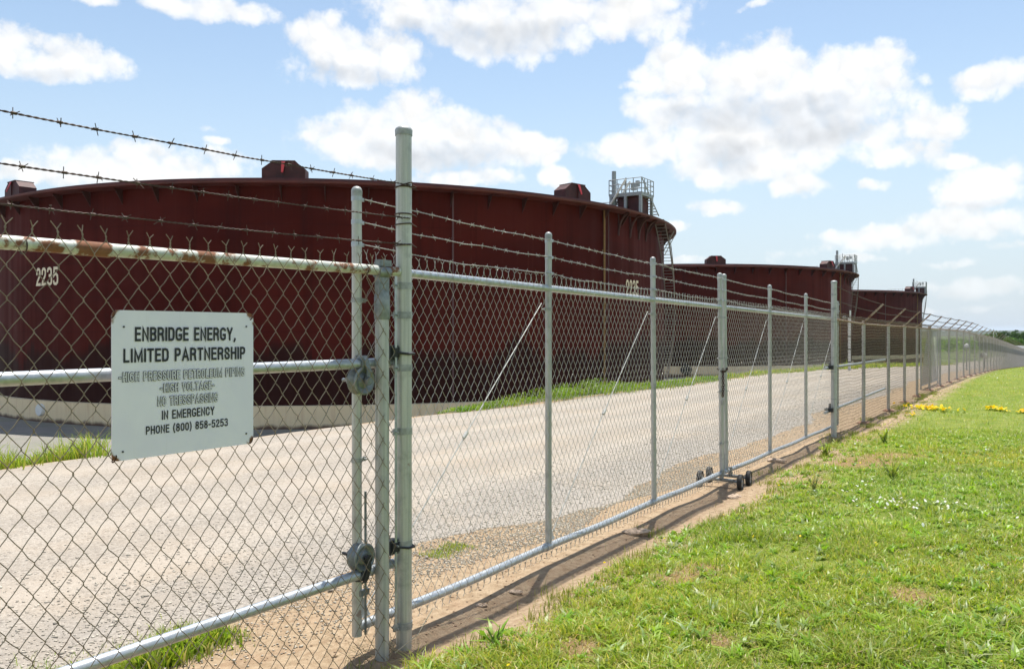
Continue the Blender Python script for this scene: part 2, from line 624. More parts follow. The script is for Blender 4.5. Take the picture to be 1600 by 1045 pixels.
def mat_ground():
    m, N, b = newmat('soil, sand and worn lawn')
    p = coords(N)
    s = N.vm('DOT_PRODUCT', N.vm('SUBTRACT', p, (P0[0], P0[1], 0)), (U[0], U[1], 0))
    n = N.vm('DOT_PRODUCT', N.vm('SUBTRACT', p, (P0[0], P0[1], 0)), (NL[0], NL[1], 0))
    wob = N.m('MULTIPLY_ADD', N.noise(p, 0.9, 6, 0.65), 1.3, -0.65)
    n_ = N.m('ADD', n, wob)
    fine = N.noise(p, 14, 8, 0.65)
    tiny = N.noise(p, 90, 3, 0.6)
    sand = N.mix(N.ss(fine, 0.3, 0.7), (0.285, 0.200, 0.122), (0.44, 0.335, 0.220))
    sand = N.mix(N.ss(tiny, 0.56, 0.70, 0, 0.6), sand, (0.26, 0.17, 0.11))
    sand = N.mix(N.ss(N.noise(p, 3.0, 4), 0.5, 0.75, 0, 0.4), sand, (0.33, 0.205, 0.125))
    # gate's shadow band painted into the sand colour, along the worn rut
    rut = N.ss(N.m('ABSOLUTE', N.m('ADD', N.m('MULTIPLY_ADD', wob, 0.22, n), 0.22)), 0.24, 0.10, 0, 0.25)
    sand = N.mix(rut, sand, (0.20, 0.125, 0.08))
    turf = N.mix(N.ss(N.noise(p, 2.2, 5), 0.35, 0.65), (0.135, 0.19, 0.025), (0.20, 0.235, 0.045))
    turf = N.mix(N.ss(fine, 0.5, 0.75, 0, 0.55), turf, (0.23, 0.18, 0.085))
    bare = N.ss(N.noise(p, 0.75, 4, 0.6), 0.64, 0.72, 0, 0.7)
    turf = N.mix(bare, turf, (0.30, 0.18, 0.095))
    wobd = N.m('MULTIPLY_ADD', fine, 0.9, -0.45)
    for (bx, by, br) in BARE:
        d_ = N.vm('LENGTH', N.vm('MULTIPLY', N.vm('SUBTRACT', p, (bx, by, 0)), (1, 0.75, 0)))
        turf = N.mix(N.ss(N.m('MULTIPLY_ADD', wobd, br, d_), br * 1.1, br * 0.5, 0, 0.85), turf, (0.27, 0.165, 0.09))
    c = N.mix(N.ss(n_, -1.15, -0.62), turf, sand)
    slope = N.mix(N.ss(N.noise(p, 0.35, 5), 0.4, 0.62), (0.38, 0.32, 0.25), (0.17, 0.21, 0.05))
    c = N.mix(N.ss(n_, 10.9, 11.6), c, slope)
    apron = N.mix(N.noise(p, 1.2, 5), (0.21, 0.20, 0.19), (0.29, 0.27, 0.25))
    c = N.mix(N.ss(n_, 15.5, 17.5, 0, 0.85), c, apron)
    far = N.mix(N.ss(N.noise(p, 0.02, 4), 0.4, 0.6), (0.075, 0.115, 0.025), (0.12, 0.16, 0.04))
    c = N.mix(N.ss(s, 110, 180), c, far)
    N.l(c, b.inputs['Base Color'])
    b.inputs['Roughness'].default_value = 0.95
    b.inputs['Specular IOR Level'].default_value = 0.15
    bump(N, b, N.m('ADD', fine, N.m('MULTIPLY', tiny, 0.35)), 0.7, 0.035)
    return m


M['ground'] = mat_ground()


def mat_road():
    m, N, b = newmat('gravel')
    p = coords(N)
    vo = N.n('ShaderNodeTexVoronoi')
    N.l(p, vo.inputs['Vector'])
    vo.inputs['Scale'].default_value = 38
    vo2 = N.n('ShaderNodeTexVoronoi')
    N.l(p, vo2.inputs['Vector'])
    vo2.inputs['Scale'].default_value = 85
    sp = N.n('ShaderNodeSeparateColor')
    N.l(vo.outputs['Color'], sp.inputs[0])
    sp2 = N.n('ShaderNodeSeparateColor')
    N.l(vo2.outputs['Color'], sp2.inputs[0])
    c = N.mix(sp2.outputs[0], (0.265, 0.230, 0.188), (0.435, 0.385, 0.325))
    c = N.mix(N.ss(sp.outputs[1], 0.72, 0.95, 0, 0.6), c, (0.47, 0.425, 0.365))
    c = N.mix(N.ss(sp.outputs[0], 0.84, 0.93, 0, 0.6), c, (0.16, 0.14, 0.12))
    n = N.vm('DOT_PRODUCT', N.vm('SUBTRACT', p, (P0[0], P0[1], 0)), (NL[0], NL[1], 0))
    big = N.noise(N.scale(p, (0.5, 0.5, 0.5)), 1.0, 6, 0.62)
    c = N.mix(N.ss(big, 0.42, 0.66, 0, 0.5), c, (0.40, 0.325, 0.245))
    # wheel tracks: packed paler strips, loose stone between them
    trk = N.m('SINE', N.m('MULTIPLY_ADD', N.m('MULTIPLY_ADD', N.noise(p, 0.12, 2), 1.6, n), 3.4, 0.9))
    c = N.mix(N.ss(N.m('MULTIPLY_ADD', big, 1.1, trk), 0.9, 1.7, 0, 0.45), c, (0.43, 0.378, 0.315))
    c = N.mix(N.ss(N.m('MULTIPLY_ADD', big, -1.1, trk), -0.8, -1.6, 0, 0.22), c, (0.25, 0.222, 0.188))
    # loose grey stone along the near edge
    c = N.mix(N.ss(N.m('MULTIPLY_ADD', big, 3.0, n), 4.6, 3.2, 0, 0.5), c, N.mix(sp.outputs[2], (0.18, 0.165, 0.15), (0.40, 0.37, 0.33)))
    N.l(c, b.inputs['Base Color'])
    b.inputs['Roughness'].default_value = 0.95
    b.inputs['Specular IOR Level'].default_value = 0.15
    h = N.m('ADD', N.m('MULTIPLY', vo.outputs['Distance'], -1.0), N.m('MULTIPLY', vo2.outputs['Distance'], -0.5))
    bump(N, b, h, 0.5, 0.02)
    return m


M['road'] = mat_road()


def mat_leaf(name, rough=0.55, trans=0.45, spec=0.3, mult=1.0):
    m, N, b = newmat(name)
    at = N.n('ShaderNodeAttribute', attribute_name='tint')
    c = N.mix(1.0, at.outputs['Color'], (mult, mult, mult), 'MULTIPLY')
    N.l(c, b.inputs['Base Color'])
    b.inputs['Roughness'].default_value = rough
    b.inputs['Specular IOR Level'].default_value = spec
    tr = N.n('ShaderNodeBsdfTranslucent')
    tcol = N.mix(1.0, c, (1.25, 1.3, 0.6), 'MULTIPLY')
    N.l(tcol, tr.inputs['Color'])
    mx = N.n('ShaderNodeMixShader')
    mx.inputs[0].default_value = trans
    N.l(b.outputs[0], mx.inputs[1])
    N.l(tr.outputs[0], mx.inputs[2])
    o = [x for x in N.t.nodes if x.type == 'OUTPUT_MATERIAL'][0]
    N.l(mx.outputs[0], o.inputs['Surface'])
    return m


M['grass'] = mat_leaf('grass blades', 0.4, 0.45, 0.35)
M['leaf'] = mat_leaf('tree leaves', 0.6, 0.45, 0.2)
M['petal'] = mat_leaf('petals', 0.6, 0.3, 0.2)
M['bark'] = plain('bark', (0.10, 0.075, 0.055), 0.9)
M['stone'] = plain('sandstone', (0.48, 0.36, 0.26), 0.9, 0, 0.3, 25, 0.4)
M['footing'] = plain('earth stained footing', (0.30, 0.16, 0.10), 0.9, 0, 0.3, 20)
M['hill'] = plain('wooded hills', (0.045, 0.065, 0.03), 0.95, 0, 0.4, 0.02)

# ------------------------------------------------------------------ ground and road
def axis_vals(lo, hi, a, b, step, grow=1.16):
    v = list(np.arange(a, b + 1e-6, step))
    d = step
    while v[-1] < hi:
        d *= grow
        v.append(v[-1] + d)
    d = step
    pre = []
    x = a
    while x > lo:
        d *= grow
        x -= d
        pre.append(x)
    return np.array(pre[::-1] + v)


sv_ = axis_vals(-2500, 9000, -8, 34, 0.2)
nv_ = axis_vals(-7000, 7000, -6, 24, 0.13)
S, N_ = np.meshgrid(sv_, nv_, indexing='ij')
X, Y = W2(S, N_)
Z = gz(X, Y)
V = np.stack([X, Y, Z], -1).reshape(-1, 3)
ns, nn = S.shape
idx = np.arange(ns * nn).reshape(ns, nn)
Fq = np.stack([idx[:-1, :-1], idx[:-1, 1:], idx[1:, 1:], idx[1:, :-1]], -1).reshape(-1, 4)[:, ::-1]
g = np_mesh('ground', V, [Fq], M['ground'], smooth=True)
tag(g, 'sandy soil and worn turf running along the fence', 'ground', kind='structure')


def wob(s, seed):
    r = np.random.default_rng(seed)
    o = np.zeros_like(s)
    for k in range(9):
        f = 0.35 * 1.75 ** k
        o += np.sin(s * f + r.uniform(0, 6.28)) * (0.30 / 1.55 ** k)
    return o


sr = axis_vals(-120, 330, -8, 30, 0.07, 1.06)
e0 = 1.30 + wob(sr, 3) * 0.7 - 0.5 * np.exp(-((sr - 4.6) / 1.6) ** 2)
e1 = 10.45 - 0.9 * sst(sr, 12, 30) + wob(sr, 5) * 0.55
tt = np.linspace(0, 1, 60)
tt = tt ** 1.35
NR = e0[:, None] + (e1 - e0)[:, None] * tt[None, :]
SR = np.repeat(sr[:, None], 60, 1)
X, Y = W2(SR, NR)
Zr = gz(X, Y) + 0.012
Zr[:, 0] -= 0.02
Zr[:, -1] -= 0.02
V = np.stack([X, Y, Zr], -1).reshape(-1, 3)
ns, nn = SR.shape
idx = np.arange(ns * nn).reshape(ns, nn)
Fq = np.stack([idx[:-1, :-1], idx[:-1, 1:], idx[1:, 1:], idx[1:, :-1]], -1).reshape(-1, 4)[:, ::-1]
rd = np_mesh('gravel_road', V, [Fq], M['road'], smooth=True)
tag(rd, 'pale gravel service road between the fence and the tanks', 'road', kind='structure')


def scatter_stones(name, P, size, mat_, label):
    """small irregular stones, each a squashed octahedron"""
    N = len(P)
    base = np.array([[1, 0, 0], [0, 1, 0], [-1, 0, 0], [0, -1, 0], [0, 0, 0.7], [0, 0, -0.5]], float)
    V = base[None] * (size[:, None, None] * rng.uniform(0.6, 1.3, (N, 6, 1)))
    a = rng.uniform(0, 6.28, N)
    c, s_ = np.cos(a)[:, None], np.sin(a)[:, None]
    st = rng.uniform(0.5, 1.0, (N, 1))
    vx, vy = V[:, :, 0] * c - V[:, :, 1] * s_ * st, V[:, :, 0] * s_ + V[:, :, 1] * c * st
    V = np.stack([vx, vy, V[:, :, 2] * 0.8], -1) + P[:, None, :]
    f = np.array([[0, 1, 4], [1, 2, 4], [2, 3, 4], [3, 0, 4], [1, 0, 5], [2, 1, 5], [3, 2, 5], [0, 3, 5]])
    Fs = (f[None] + (np.arange(N) * 6)[:, None, None]).reshape(-1, 3)
    sh = rng.uniform(0.6, 1.25, N)
    cc = np.array([0.47, 0.425, 0.365])[None] * sh[:, None] * np.array([1, rng.uniform(0.97, 1.0), rng.uniform(0.9, 1.02)])[None]
    o = np_mesh(name, V.reshape(-1, 3), [Fs], mat_, col=np.repeat(cc, 6, 0))
    return tag(o, label, 'gravel', kind='stuff')


mg, Ng, bg_ = newmat('loose stones')
at_ = Ng.n('ShaderNodeAttribute', attribute_name='tint')
Ng.l(at_.outputs['Color'], bg_.inputs['Base Color'])
bg_.inputs['Roughness'].default_value = 0.9
M['stones'] = mg
q = 26000
ss_ = -5 + 40 * rng.random(q) ** 1.6
nn_ = np.abs(rng.normal(0, 1.0, q)) * 1.2 + 1.15 + rng.normal(0, 0.25, q)
x_, y_ = W2(ss_, nn_)
sz = rng.uniform(0.006, 0.017, q) * np.where(rng.random(q) < 0.05, 1.8, 1)
scatter_stones('loose_gravel', np.stack([x_, y_, gz(x_, y_) + 0.014], -1), sz, M['stones'], 'loose grey and tan stones on the gravel road beside the fence')
q = 12000
ss_ = rng.normal(4.6, 2.6, q)
nn_ = 0.35 + np.abs(rng.normal(0, 0.55, q)) + 0.35 * np.abs(np.sin(ss_ * 0.9 + 0.4))
x_, y_ = W2(ss_, nn_)
scatter_stones('edge_gravel', np.stack([x_, y_, gz(x_, y_) + 0.004], -1), rng.uniform(0.006, 0.016, q), M['stones'], 'grey road stones spilled over the sand towards the gate')
q = 6500
ss_ = -4 + 30 * rng.random(q) ** 1.3
nn_ = rng.uniform(-0.8, 1.6, q)
x_, y_ = W2(ss_, nn_)
scatter_stones('dirt_clods', np.stack([x_, y_, gz(x_, y_) + 0.002], -1), rng.uniform(0.004, 0.012, q) * np.where(rng.random(q) < 0.06, 2.0, 1.0), plain('clod', (0.30, 0.20, 0.125), 0.95), 'small brown clods of dirt strewn along the sandy strip under the fence')

# ------------------------------------------------------------------ storage tanks
TR, SHB, SHT = 29.7, -2.35, 11.1


def azv(a):
    return Vector((math.sin(R_(a)), math.cos(R_(a)), 0))


def az_at(C, px, r=None):
    """azimuth on the tank's shell of the spot that stands in the direction of column px"""
    r = r or TR
    m = (px - CX) / FPX
    d = Vector((m, 1)).normalized()
    c = Vector(C)
    q = d.dot(c)
    k = q * q - c.length_squared + r * r
    p = d * (q - math.sqrt(max(k, 0))) - c
    return math.degrees(math.atan2(p.x, p.y)) % 360


ARC_O = [(0.5, 1), (0.22, 0.96), (0.05, 0.84), (0, 0.68), (0, 0.32), (0.05, 0.16), (0.22, 0.04), (0.5, 0), (0.78, 0.04), (0.95, 0.16), (1, 0.32), (1, 0.68), (0.95, 0.84), (0.78, 0.96), (0.5, 1)]
GLYPHS = {   # width, strokes on a unit box
    'A': (0.50, [[(0, 0), (0.5, 1), (1, 0)], [(0.18, 0.29), (0.82, 0.29)]]),
    'B': (0.42, [[(0, 0.53), (0.68, 0.53), (0.95, 0.64), (0.98, 0.8), (0.9, 0.94), (0.65, 1), (0, 1), (0, 0), (0.68, 0), (0.95, 0.08), (1, 0.27), (0.92, 0.44), (0.68, 0.53)]]),
    'C': (0.42, [[(1, 0.70), (0.95, 0.86), (0.78, 0.97), (0.5, 1), (0.22, 0.96), (0.05, 0.84), (0, 0.68), (0, 0.32), (0.05, 0.16), (0.22, 0.04), (0.5, 0), (0.78, 0.03), (0.95, 0.14), (1, 0.32)]]),
    'D': (0.43, [[(0, 0), (0, 1), (0.55, 1), (0.85, 0.94), (1, 0.75), (1, 0.25), (0.85, 0.06), (0.55, 0), (0, 0)]]),
    'E': (0.36, [[(1, 0), (0, 0), (0, 1), (1, 1)], [(0, 0.52), (0.9, 0.52)]]),
    'G': (0.46, [[(0.98, 0.86), (0.78, 0.98), (0.5, 1), (0.22, 0.96), (0.05, 0.84), (0, 0.68), (0, 0.32), (0.05, 0.16), (0.22, 0.04), (0.5, 0), (0.8, 0.03), (1, 0.12), (1, 0.42), (0.62, 0.42)]]),
    'H': (0.42, [[(0, 0), (0, 1)], [(1, 0), (1, 1)], [(0, 0.53), (1, 0.53)]]),
    'I': (0.0, [[(0, 0), (0, 1)]]),
    'L': (0.34, [[(0, 1), (0, 0), (1, 0)]]),
    'M': (0.58, [[(0, 0), (0, 1), (0.5, 0.12), (1, 1), (1, 0)]]),
    'N': (0.43, [[(0, 0), (0, 1), (1, 0), (1, 1)]]),
    'O': (0.43, [ARC_O]), '0': (0.40, [ARC_O]),
    'P': (0.40, [[(0, 0), (0, 1), (0.65, 1), (0.93, 0.92), (1, 0.74), (0.93, 0.55), (0.65, 0.46), (0, 0.46)]]),
    'R': (0.43, [[(0, 0), (0, 1), (0.65, 1), (0.92, 0.92), (0.98, 0.76), (0.92, 0.58), (0.65, 0.5), (0, 0.5)], [(0.6, 0.5), (0.88, 0.40), (0.94, 0.2), (1, 0)]]),
    'S': (0.40, [[(0.96, 0.72), (0.92, 0.88), (0.75, 0.97), (0.5, 1), (0.22, 0.97), (0.05, 0.86), (0.03, 0.70), (0.2, 0.58), (0.8, 0.43), (0.98, 0.30), (0.97, 0.13), (0.78, 0.03), (0.5, 0), (0.22, 0.03), (0.05, 0.13), (0, 0.29)]]),
    'T': (0.40, [[(0, 1), (1, 1)], [(0.5, 1), (0.5, 0)]]),
    'U': (0.42, [[(0, 1), (0, 0.3), (0.06, 0.13), (0.24, 0.03), (0.5, 0), (0.76, 0.03), (0.94, 0.13), (1, 0.3), (1, 1)]]),
    'V': (0.46, [[(0, 1), (0.5, 0), (1, 1)]]),
    'Y': (0.46, [[(0, 1), (0.5, 0.45), (1, 1)], [(0.5, 0.45), (0.5, 0)]]),
    '2': (0.40, [[(0.03, 0.70), (0.07, 0.87), (0.25, 0.98), (0.5, 1), (0.78, 0.97), (0.95, 0.85), (0.96, 0.68), (0.8, 0.5), (0.2, 0.2), (0, 0), (1, 0)]]),
    '3': (0.41, [[(0.02, 0.86), (0.12, 0.96), (0.35, 1), (0.65, 1), (0.93, 0.92), (0.96, 0.68), (0.8, 0.55), (0.48, 0.54)], [(0.7, 0.54), (0.93, 0.47), (1, 0.3), (0.96, 0.08), (0.68, 0), (0.3, 0), (0.1, 0.04), (0, 0.14)]]),
    '5': (0.41, [[(0.95, 1), (0.12, 1), (0.05, 0.54), (0.3, 0.63), (0.65, 0.62), (0.95, 0.52), (1, 0.32), (0.95, 0.1), (0.68, 0), (0.3, 0), (0.1, 0.04), (0, 0.14)]]),
    '8': (0.40, [[(0.5, 0.53), (0.2, 0.58), (0.06, 0.72), (0.1, 0.9), (0.3, 0.99), (0.5, 1), (0.7, 0.99), (0.9, 0.9), (0.94, 0.72), (0.8, 0.58), (0.5, 0.53), (0.15, 0.46), (0, 0.27), (0.06, 0.09), (0.28, 0.01), (0.5, 0), (0.72, 0.01), (0.94, 0.09), (1, 0.27), (0.85, 0.46), (0.5, 0.53)]]),
    '-': (0.24, [[(0, 0.42), (1, 0.42)]]),
    '(': (0.14, [[(1, 1.08), (0.25, 0.8), (0, 0.45), (0.25, 0.1), (1, -0.18)]]),
    ')': (0.14, [[(0, 1.08), (0.75, 0.8), (1, 0.45), (0.75, 0.1), (0, -0.18)]]),
    ',': (0.06, [[(1, 0.02), (0.9, -0.04), (0, -0.16)]]),
    ' ': (0.16, []),
}


def strokes(body, wd, gap=0.13, adv=0.155):
    """condensed block lettering of height 1: every stroke a flat ribbon with mitred corners. Returns verts (x, y, layer), faces, width"""
    vs, fs, x, layer = [], [], adv / 2, 0
    h = wd / 2
    for ch in body:
        w, st = GLYPHS[ch]
        for line in st:
            P = [Vector((x + px * w, adv / 2 + py * (1 - adv))) for px, py in line]
            closed = (P[0] - P[-1]).length < 1e-6 and len(P) > 2
            n = len(P)
            o = len(vs)
            for i in range(n):
                a = P[i - 1] if i > 0 else (P[-2] if closed else None)
                b = P[i + 1] if i < n - 1 else (P[1] if closed else None)
                d1 = (P[i] - a).normalized() if a is not None else None
                d2 = (b - P[i]).normalized() if b is not None else None
                ext = Vector((0, 0))
                if d1 is None:
                    d1 = d2
                    ext = -d2 * h
                elif d2 is None:
                    d2 = d1
                    ext = d1 * h
                t = d1 + d2
                t = t.normalized() if t.length > 0.2 else d1
                nrm = Vector((-t.y, t.x))
                k = h / max(0.42, nrm.dot(Vector((-d1.y, d1.x))))
                c = P[i] + ext
                vs += [(c.x + nrm.x * k, c.y + nrm.y * k, layer), (c.x - nrm.x * k, c.y - nrm.y * k, layer)]
            for i in range(n - 1):
                fs.append((o + 2 * i, o + 2 * i + 1, o + 2 * i + 3, o + 2 * i + 2))
            layer += 1
        x += w + gap + adv
    return vs, fs, x - gap - adv / 2


def make_tank(C, dz, label, numbers, detail=True):
    C = Vector((C[0], C[1], 0))
    t = thing('storage_tank', label, 'storage tank', (C.x, C.y, SHB + dz - 1.4), 'oxide red oil storage tanks in a row')
    K = 240

    def P(a, r, z):
        return C + azv(a) * r + Vector((0, 0, z + dz))
    b = MB()
    prof = [(TR, SHB - 0.05)] + [(TR, z) for z in np.linspace(SHB, SHT, 7)]
    b.lathe(prof, C + Vector((0, 0, dz)), k=K)
    b.build('shell', M['tank'], t)
    b = MB()   # rim flange with a down-turned lip, all one ring
    b.lathe([(TR + 0.01, 10.93), (TR + 1.07, 10.96), (TR + 1.10, 11.0), (TR + 1.10, 11.11), (TR + 0.25, 11.2), (TR + 0.22, 11.40), (TR - 0.1, 11.42), (TR - 0.1, 10.6)], C + Vector((0, 0, dz)), k=K)
    b.build('rim_flange', M['tankrim'], t)
    b = MB()
    b.lathe([(TR - 0.09, 11.3), (TR * 0.6, 11.5), (TR * 0.2, 11.7), (0.01, 11.75)], C + Vector((0, 0, dz)), k=96)
    b.build('roof', M['tankdark'], t)
    b = MB()
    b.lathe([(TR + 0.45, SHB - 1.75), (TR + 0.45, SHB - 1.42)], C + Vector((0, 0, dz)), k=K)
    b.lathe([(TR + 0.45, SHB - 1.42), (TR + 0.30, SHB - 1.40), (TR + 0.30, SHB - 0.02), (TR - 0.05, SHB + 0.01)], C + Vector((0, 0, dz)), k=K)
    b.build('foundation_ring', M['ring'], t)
    # gussets under the rim, one mesh each (the ones that face this side)
    for a in np.arange(92, 272, 5.0):
        b = MB()
        w = azv(a + 90) * 0.018
        q = [P(a, TR + 0.0, 10.0), P(a, TR + 0.0, 10.92), P(a, TR + 0.7, 10.94)]
        vs = [p + w for p in q] + [p - w for p in q]
        b.add(vs, [(0, 1, 2), (5, 4, 3), (0, 3, 4, 1), (1, 4, 5, 2), (2, 5, 3, 0)])
        b.build('gusset', M['bracketdark'], t, smooth=False)
    # roof vents
    for k_ in range(5):
        a = [96, 137.3, 176.8, 219.6, 264][k_]
        er, et, ez = azv(a), azv(a + 90), Vector((0, 0, 1))
        c0 = P(a, TR - 0.55, 11.0)
        hw, hh, ch, dp = 1.30, 1.45, 0.45, 0.55
        o2 = [(-hw, 0), (hw, 0), (hw, hh - ch), (hw - 0.62, hh), (-hw + 0.62, hh), (-hw, hh - ch)]
        b = MB()
        vs = [c0 + et * p[0] + ez * p[1] + er * dp for p in o2] + [c0 + et * p[0] + ez * p[1] - er * dp for p in o2]
        fs = [tuple(range(6)), tuple(range(11, 5, -1))] + [(i, i + 6, (i + 1) % 6 + 6, (i + 1) % 6) for i in range(6)]
        b.add(vs, fs)
        b.box(c0 + ez * (hh * 0.5 - 0.02) + er * (dp + 0.03), et * 0.03, er * 0.03, ez * (hh * 0.5 - 0.05))
        b.box(c0 + ez * (hh + 0.01), et * (hw - 0.6), er * (dp + 0.06), ez * 0.03)
        vent = b.build('roof_vent', M['tankdark'], t, smooth=False)
        b = MB()  # tilted plate added in brighter red to give the vent its sunlit streak
        vs = [c0 + et * x + ez * z + er * y for (x, y, z) in ((-0.12, dp + 0.08, hh - 0.02), (0.12, dp + 0.08, hh - 0.02), (0.07, dp + 0.36, hh - 0.72), (-0.05, dp + 0.36, hh - 0.72),
                                                             (-0.12, dp + 0.04, hh - 0.02), (0.12, dp + 0.04, hh - 0.02), (0.07, dp + 0.32, hh - 0.76), (-0.05, dp + 0.32, hh - 0.76))]
        b.add(vs, [(0, 1, 2, 3), (7, 6, 5, 4), (0, 4, 5, 1), (1, 5, 6, 2), (2, 6, 7, 3), (3, 7, 4, 0)])
        b.build('sunlit_streak', M['streak_cap_red'], vent, smooth=False)
    # pipes down the shell
    for a, r, mt in ((156.8, 0.06, 'darkpipe'), (132.0, 0.075, 'yellowpipe'), (131.0, 0.035, 'darkpipe')):
        b = MB()
        b.tube([P(a, TR + 0.16, SHB + 0.1), P(a, TR + 0.16, 10.92)], r, 8)
        for z in np.arange(SHB + 0.8, 10, 2.4):
            b.box(P(a, TR + 0.07, z), azv(a) * 0.09, azv(a + 90) * 0.09, Vector((0, 0, 0.03)))
        b.build('pipe', M[mt], t)
    # spiral stair round the edge
    a0, a1 = 114.5, 88.0
    nst = 56
    b = MB()
    for i in range(nst + 1):
        f = i / nst
        a = a1 + (a0 - a1) * f
        z = SHB - 0.6 + (11.15 - SHB + 0.6) * f
        er, et = azv(a), azv(a + 90)
        b.box(P(a, TR + 0.55, z), er * 0.38, et * 0.10, Vector((0, 0, 0.015)))
    for rr in (TR + 0.15, TR + 0.95):
        b.tube([P(a1 + (a0 - a1) * f, rr, SHB - 0.6 + (11.75 - SHB) * f) for f in np.linspace(0, 1, 40)], 0.05, 6)
    st = b.build('stair', M['stairsteel'], t)
    b = MB()
    for off in (0.55, 1.05):
        b.tube([P(a1 + (a0 - a1) * f, TR + 0.95, SHB - 0.6 + off + (11.75 - SHB) * f) for f in np.linspace(0, 0.86, 34)], 0.024, 6)
    for f in np.linspace(0, 0.86, 16):
        p = P(a1 + (a0 - a1) * f, TR + 0.95, SHB - 0.6 + (11.75 - SHB) * f)
        b.tube([p, p + Vector((0, 0, 1.05))], 0.024, 6)
    b.build('handrail', M['stairsteel'], st)
    for a, sg in ((106, 1), (101.0, 1)):       # diagonal struts under the rim beside the stair
        b = MB()
        b.tube([P(a, TR + 0.05, 9.0), P(a, TR + 1.0, 10.85)], 0.035, 6)
        b.build('strut', M['steelrail'], t)
    for a in (128, 124.5, 121.5, 118.5):
        b = MB()
        pts = [P(a, TR + 0.02 + 0.95 * (1 - math.cos(f * math.pi / 2)), 9.3 + 1.62 * math.sin(f * math.pi / 2)) for f in np.linspace(0, 1, 7)]
        b.tube(pts, 0.09, 6)
        b.tube([P(a, TR + 0.02, 9.3), P(a, TR + 0.02, 10.92)], 0.07, 6)
        b.build('platform_bracket', M['bracketdark'], t)
    # gauging platform on the rim
    a = 122.5
    er, et, ez = azv(a), azv(a - 90), Vector((0, 0, 1))
    pc = P(a, TR - 0.35, 12.6)
    hr, ht = 1.35, 1.15
    b = MB()
    b.box(pc, er * hr, et * ht, ez * 0.13)
    for i in (-1, 0, 1):
        for j in (-1, 1):
            b.box(pc + er * (hr - 0.12) * i + et * (ht - 0.1) * j - ez * 0.88, er * 0.1, et * 0.1, ez * 0.75)
    pl = b.build('platform', M['steelrail'], t, smooth=False)
    b = MB()
    b.box(pc - ez * 0.9 + er * 0.15, er * (hr - 0.45), et * (ht - 0.3), ez * 0.74)
    b.build('housing', M['tankdark'], pl, smooth=False)
    b = MB()
    cor = [(-hr, -ht), (hr, -ht), (hr, ht), (-hr, ht)]
    for i in range(4):
        p, q2 = cor[i], cor[(i + 1) % 4]
        for k_ in range(4):
            f = k_ / 4
            base = pc + er * (p[0] + (q2[0] - p[0]) * f) + et * (p[1] + (q2[1] - p[1]) * f)
            b.tube([base, base + ez * 1.2], 0.035, 6)
        for h in (0.4, 0.8, 1.2):
            b.tube([pc + er * p[0] + et * p[1] + ez * h, pc + er * q2[0] + et * q2[1] + ez * h], 0.03, 6)
    b.build('railing', M['steelrail'], pl)
    b = MB()      # gauge pole, hatch and instruments on the platform
    b.tube([pc + er * (-1.15) + et * (-0.7) - ez * 0.9, pc + er * (-1.15) + et * (-0.7) + ez * 1.95], 0.17, 10)
    b.tube([pc + er * (-0.55) + et * 0.2, pc + er * (-0.55) + et * 0.2 + ez * 1.55], 0.05, 8)
    b.box(pc + er * 0.2 + ez * 0.75, er * 0.16, et * 0.2, ez * 0.28)
    b.box(pc + er * 0.75 + et * (-0.5) + ez * 0.85, er * 0.12, et * 0.15, ez * 0.22)
    b.build('gauge_pole', M['steelrail'], pl)
    for off in (-1.3, -0.45):      # stair stringers down to the roof
        b = MB()
        b.tube([pc + er * (0.1) + et * off + ez * 1.1, pc + er * (-1.5) + et * off - ez * 1.15], 0.085, 6)
        b.build('ladder_rail', M['whitepaint'], pl)
    b = MB()
    for k_ in range(6):
        p = pc + er * (-1.0 - 0.15 * k_) - ez * (0.1 + 0.2 * k_)
        b.box(p, er * 0.1, et * 0.45, ez * 0.02)
    b.build('ladder_steps', M['steelrail'], pl, smooth=False)
    b = MB()       # outer hand rail from the platform down to the stair
    top = pc + er * hr + et * (-ht) + ez * 1.2
    dn = P(a - 4.6, TR + 1.0, 11.3)
    b.tube([top, dn], 0.045, 6)
    for k_ in range(7):
        f = (k_ + 0.5) / 7
        p = pc + er * (hr - 0.2) - ez * 0.1
        q2 = P(a - 4.4, TR + 0.75, 11.3)
        c = p.lerp(q2, f)
        b.box(c, er * 0.33, et * 0.12, ez * 0.02)
    b.build('landing_steps', M['steelrail'], pl)
    b = MB()        # walkway rail inward over the roof
    prev = None
    for k_ in range(8):
        p = pc - er * (hr + 0.75 * k_) + et * 0.5
        p.z = 11.5 + dz
        if prev is not None:
            for h in (0.45, 0.9):
                b.tube([prev + ez * h, p + ez * h], 0.03, 6)
        b.tube([p, p + ez * 0.95], 0.035, 6)
        prev = p
    b.build('walkway_rail', M['steelrail'], t)
    # painted number
    for (a, z, body, w, h) in numbers:
        vs, fs, tw_ = strokes(body, 0.155, 0.10)
        b = MB()
        q2 = []
        for v in vs:
            tx = (v[0] / tw_ - 0.5) * w
            tz = v[1] * h
            q2.append(P(a - math.degrees(tx / TR), TR + 0.015 + 0.004 * (v[2] % 3), z + tz))
        b.add(q2, fs)
        b.build('tank_number', M['numeral'], t, smooth=False)
    return t


t1 = make_tank((-15.5, 79.3), 0.0, 'nearest and largest-looking red oil tank, numbered on its shell, spanning the left half', [(az_at((-15.5, 79.3), 73.5), 5.15, '2235', 2.5, 1.2), (az_at((-15.5, 79.3), 988), 4.85, '2235', 2.2, 1.25)])
t2 = make_tank((25.8, 139.75), -0.12, 'middle red oil tank, partly hidden behind the nearest one', [])
t3 = make_tank((67.0, 200.2), -0.45, 'farthest red oil tank, smallest of the row, near the horizon', [])
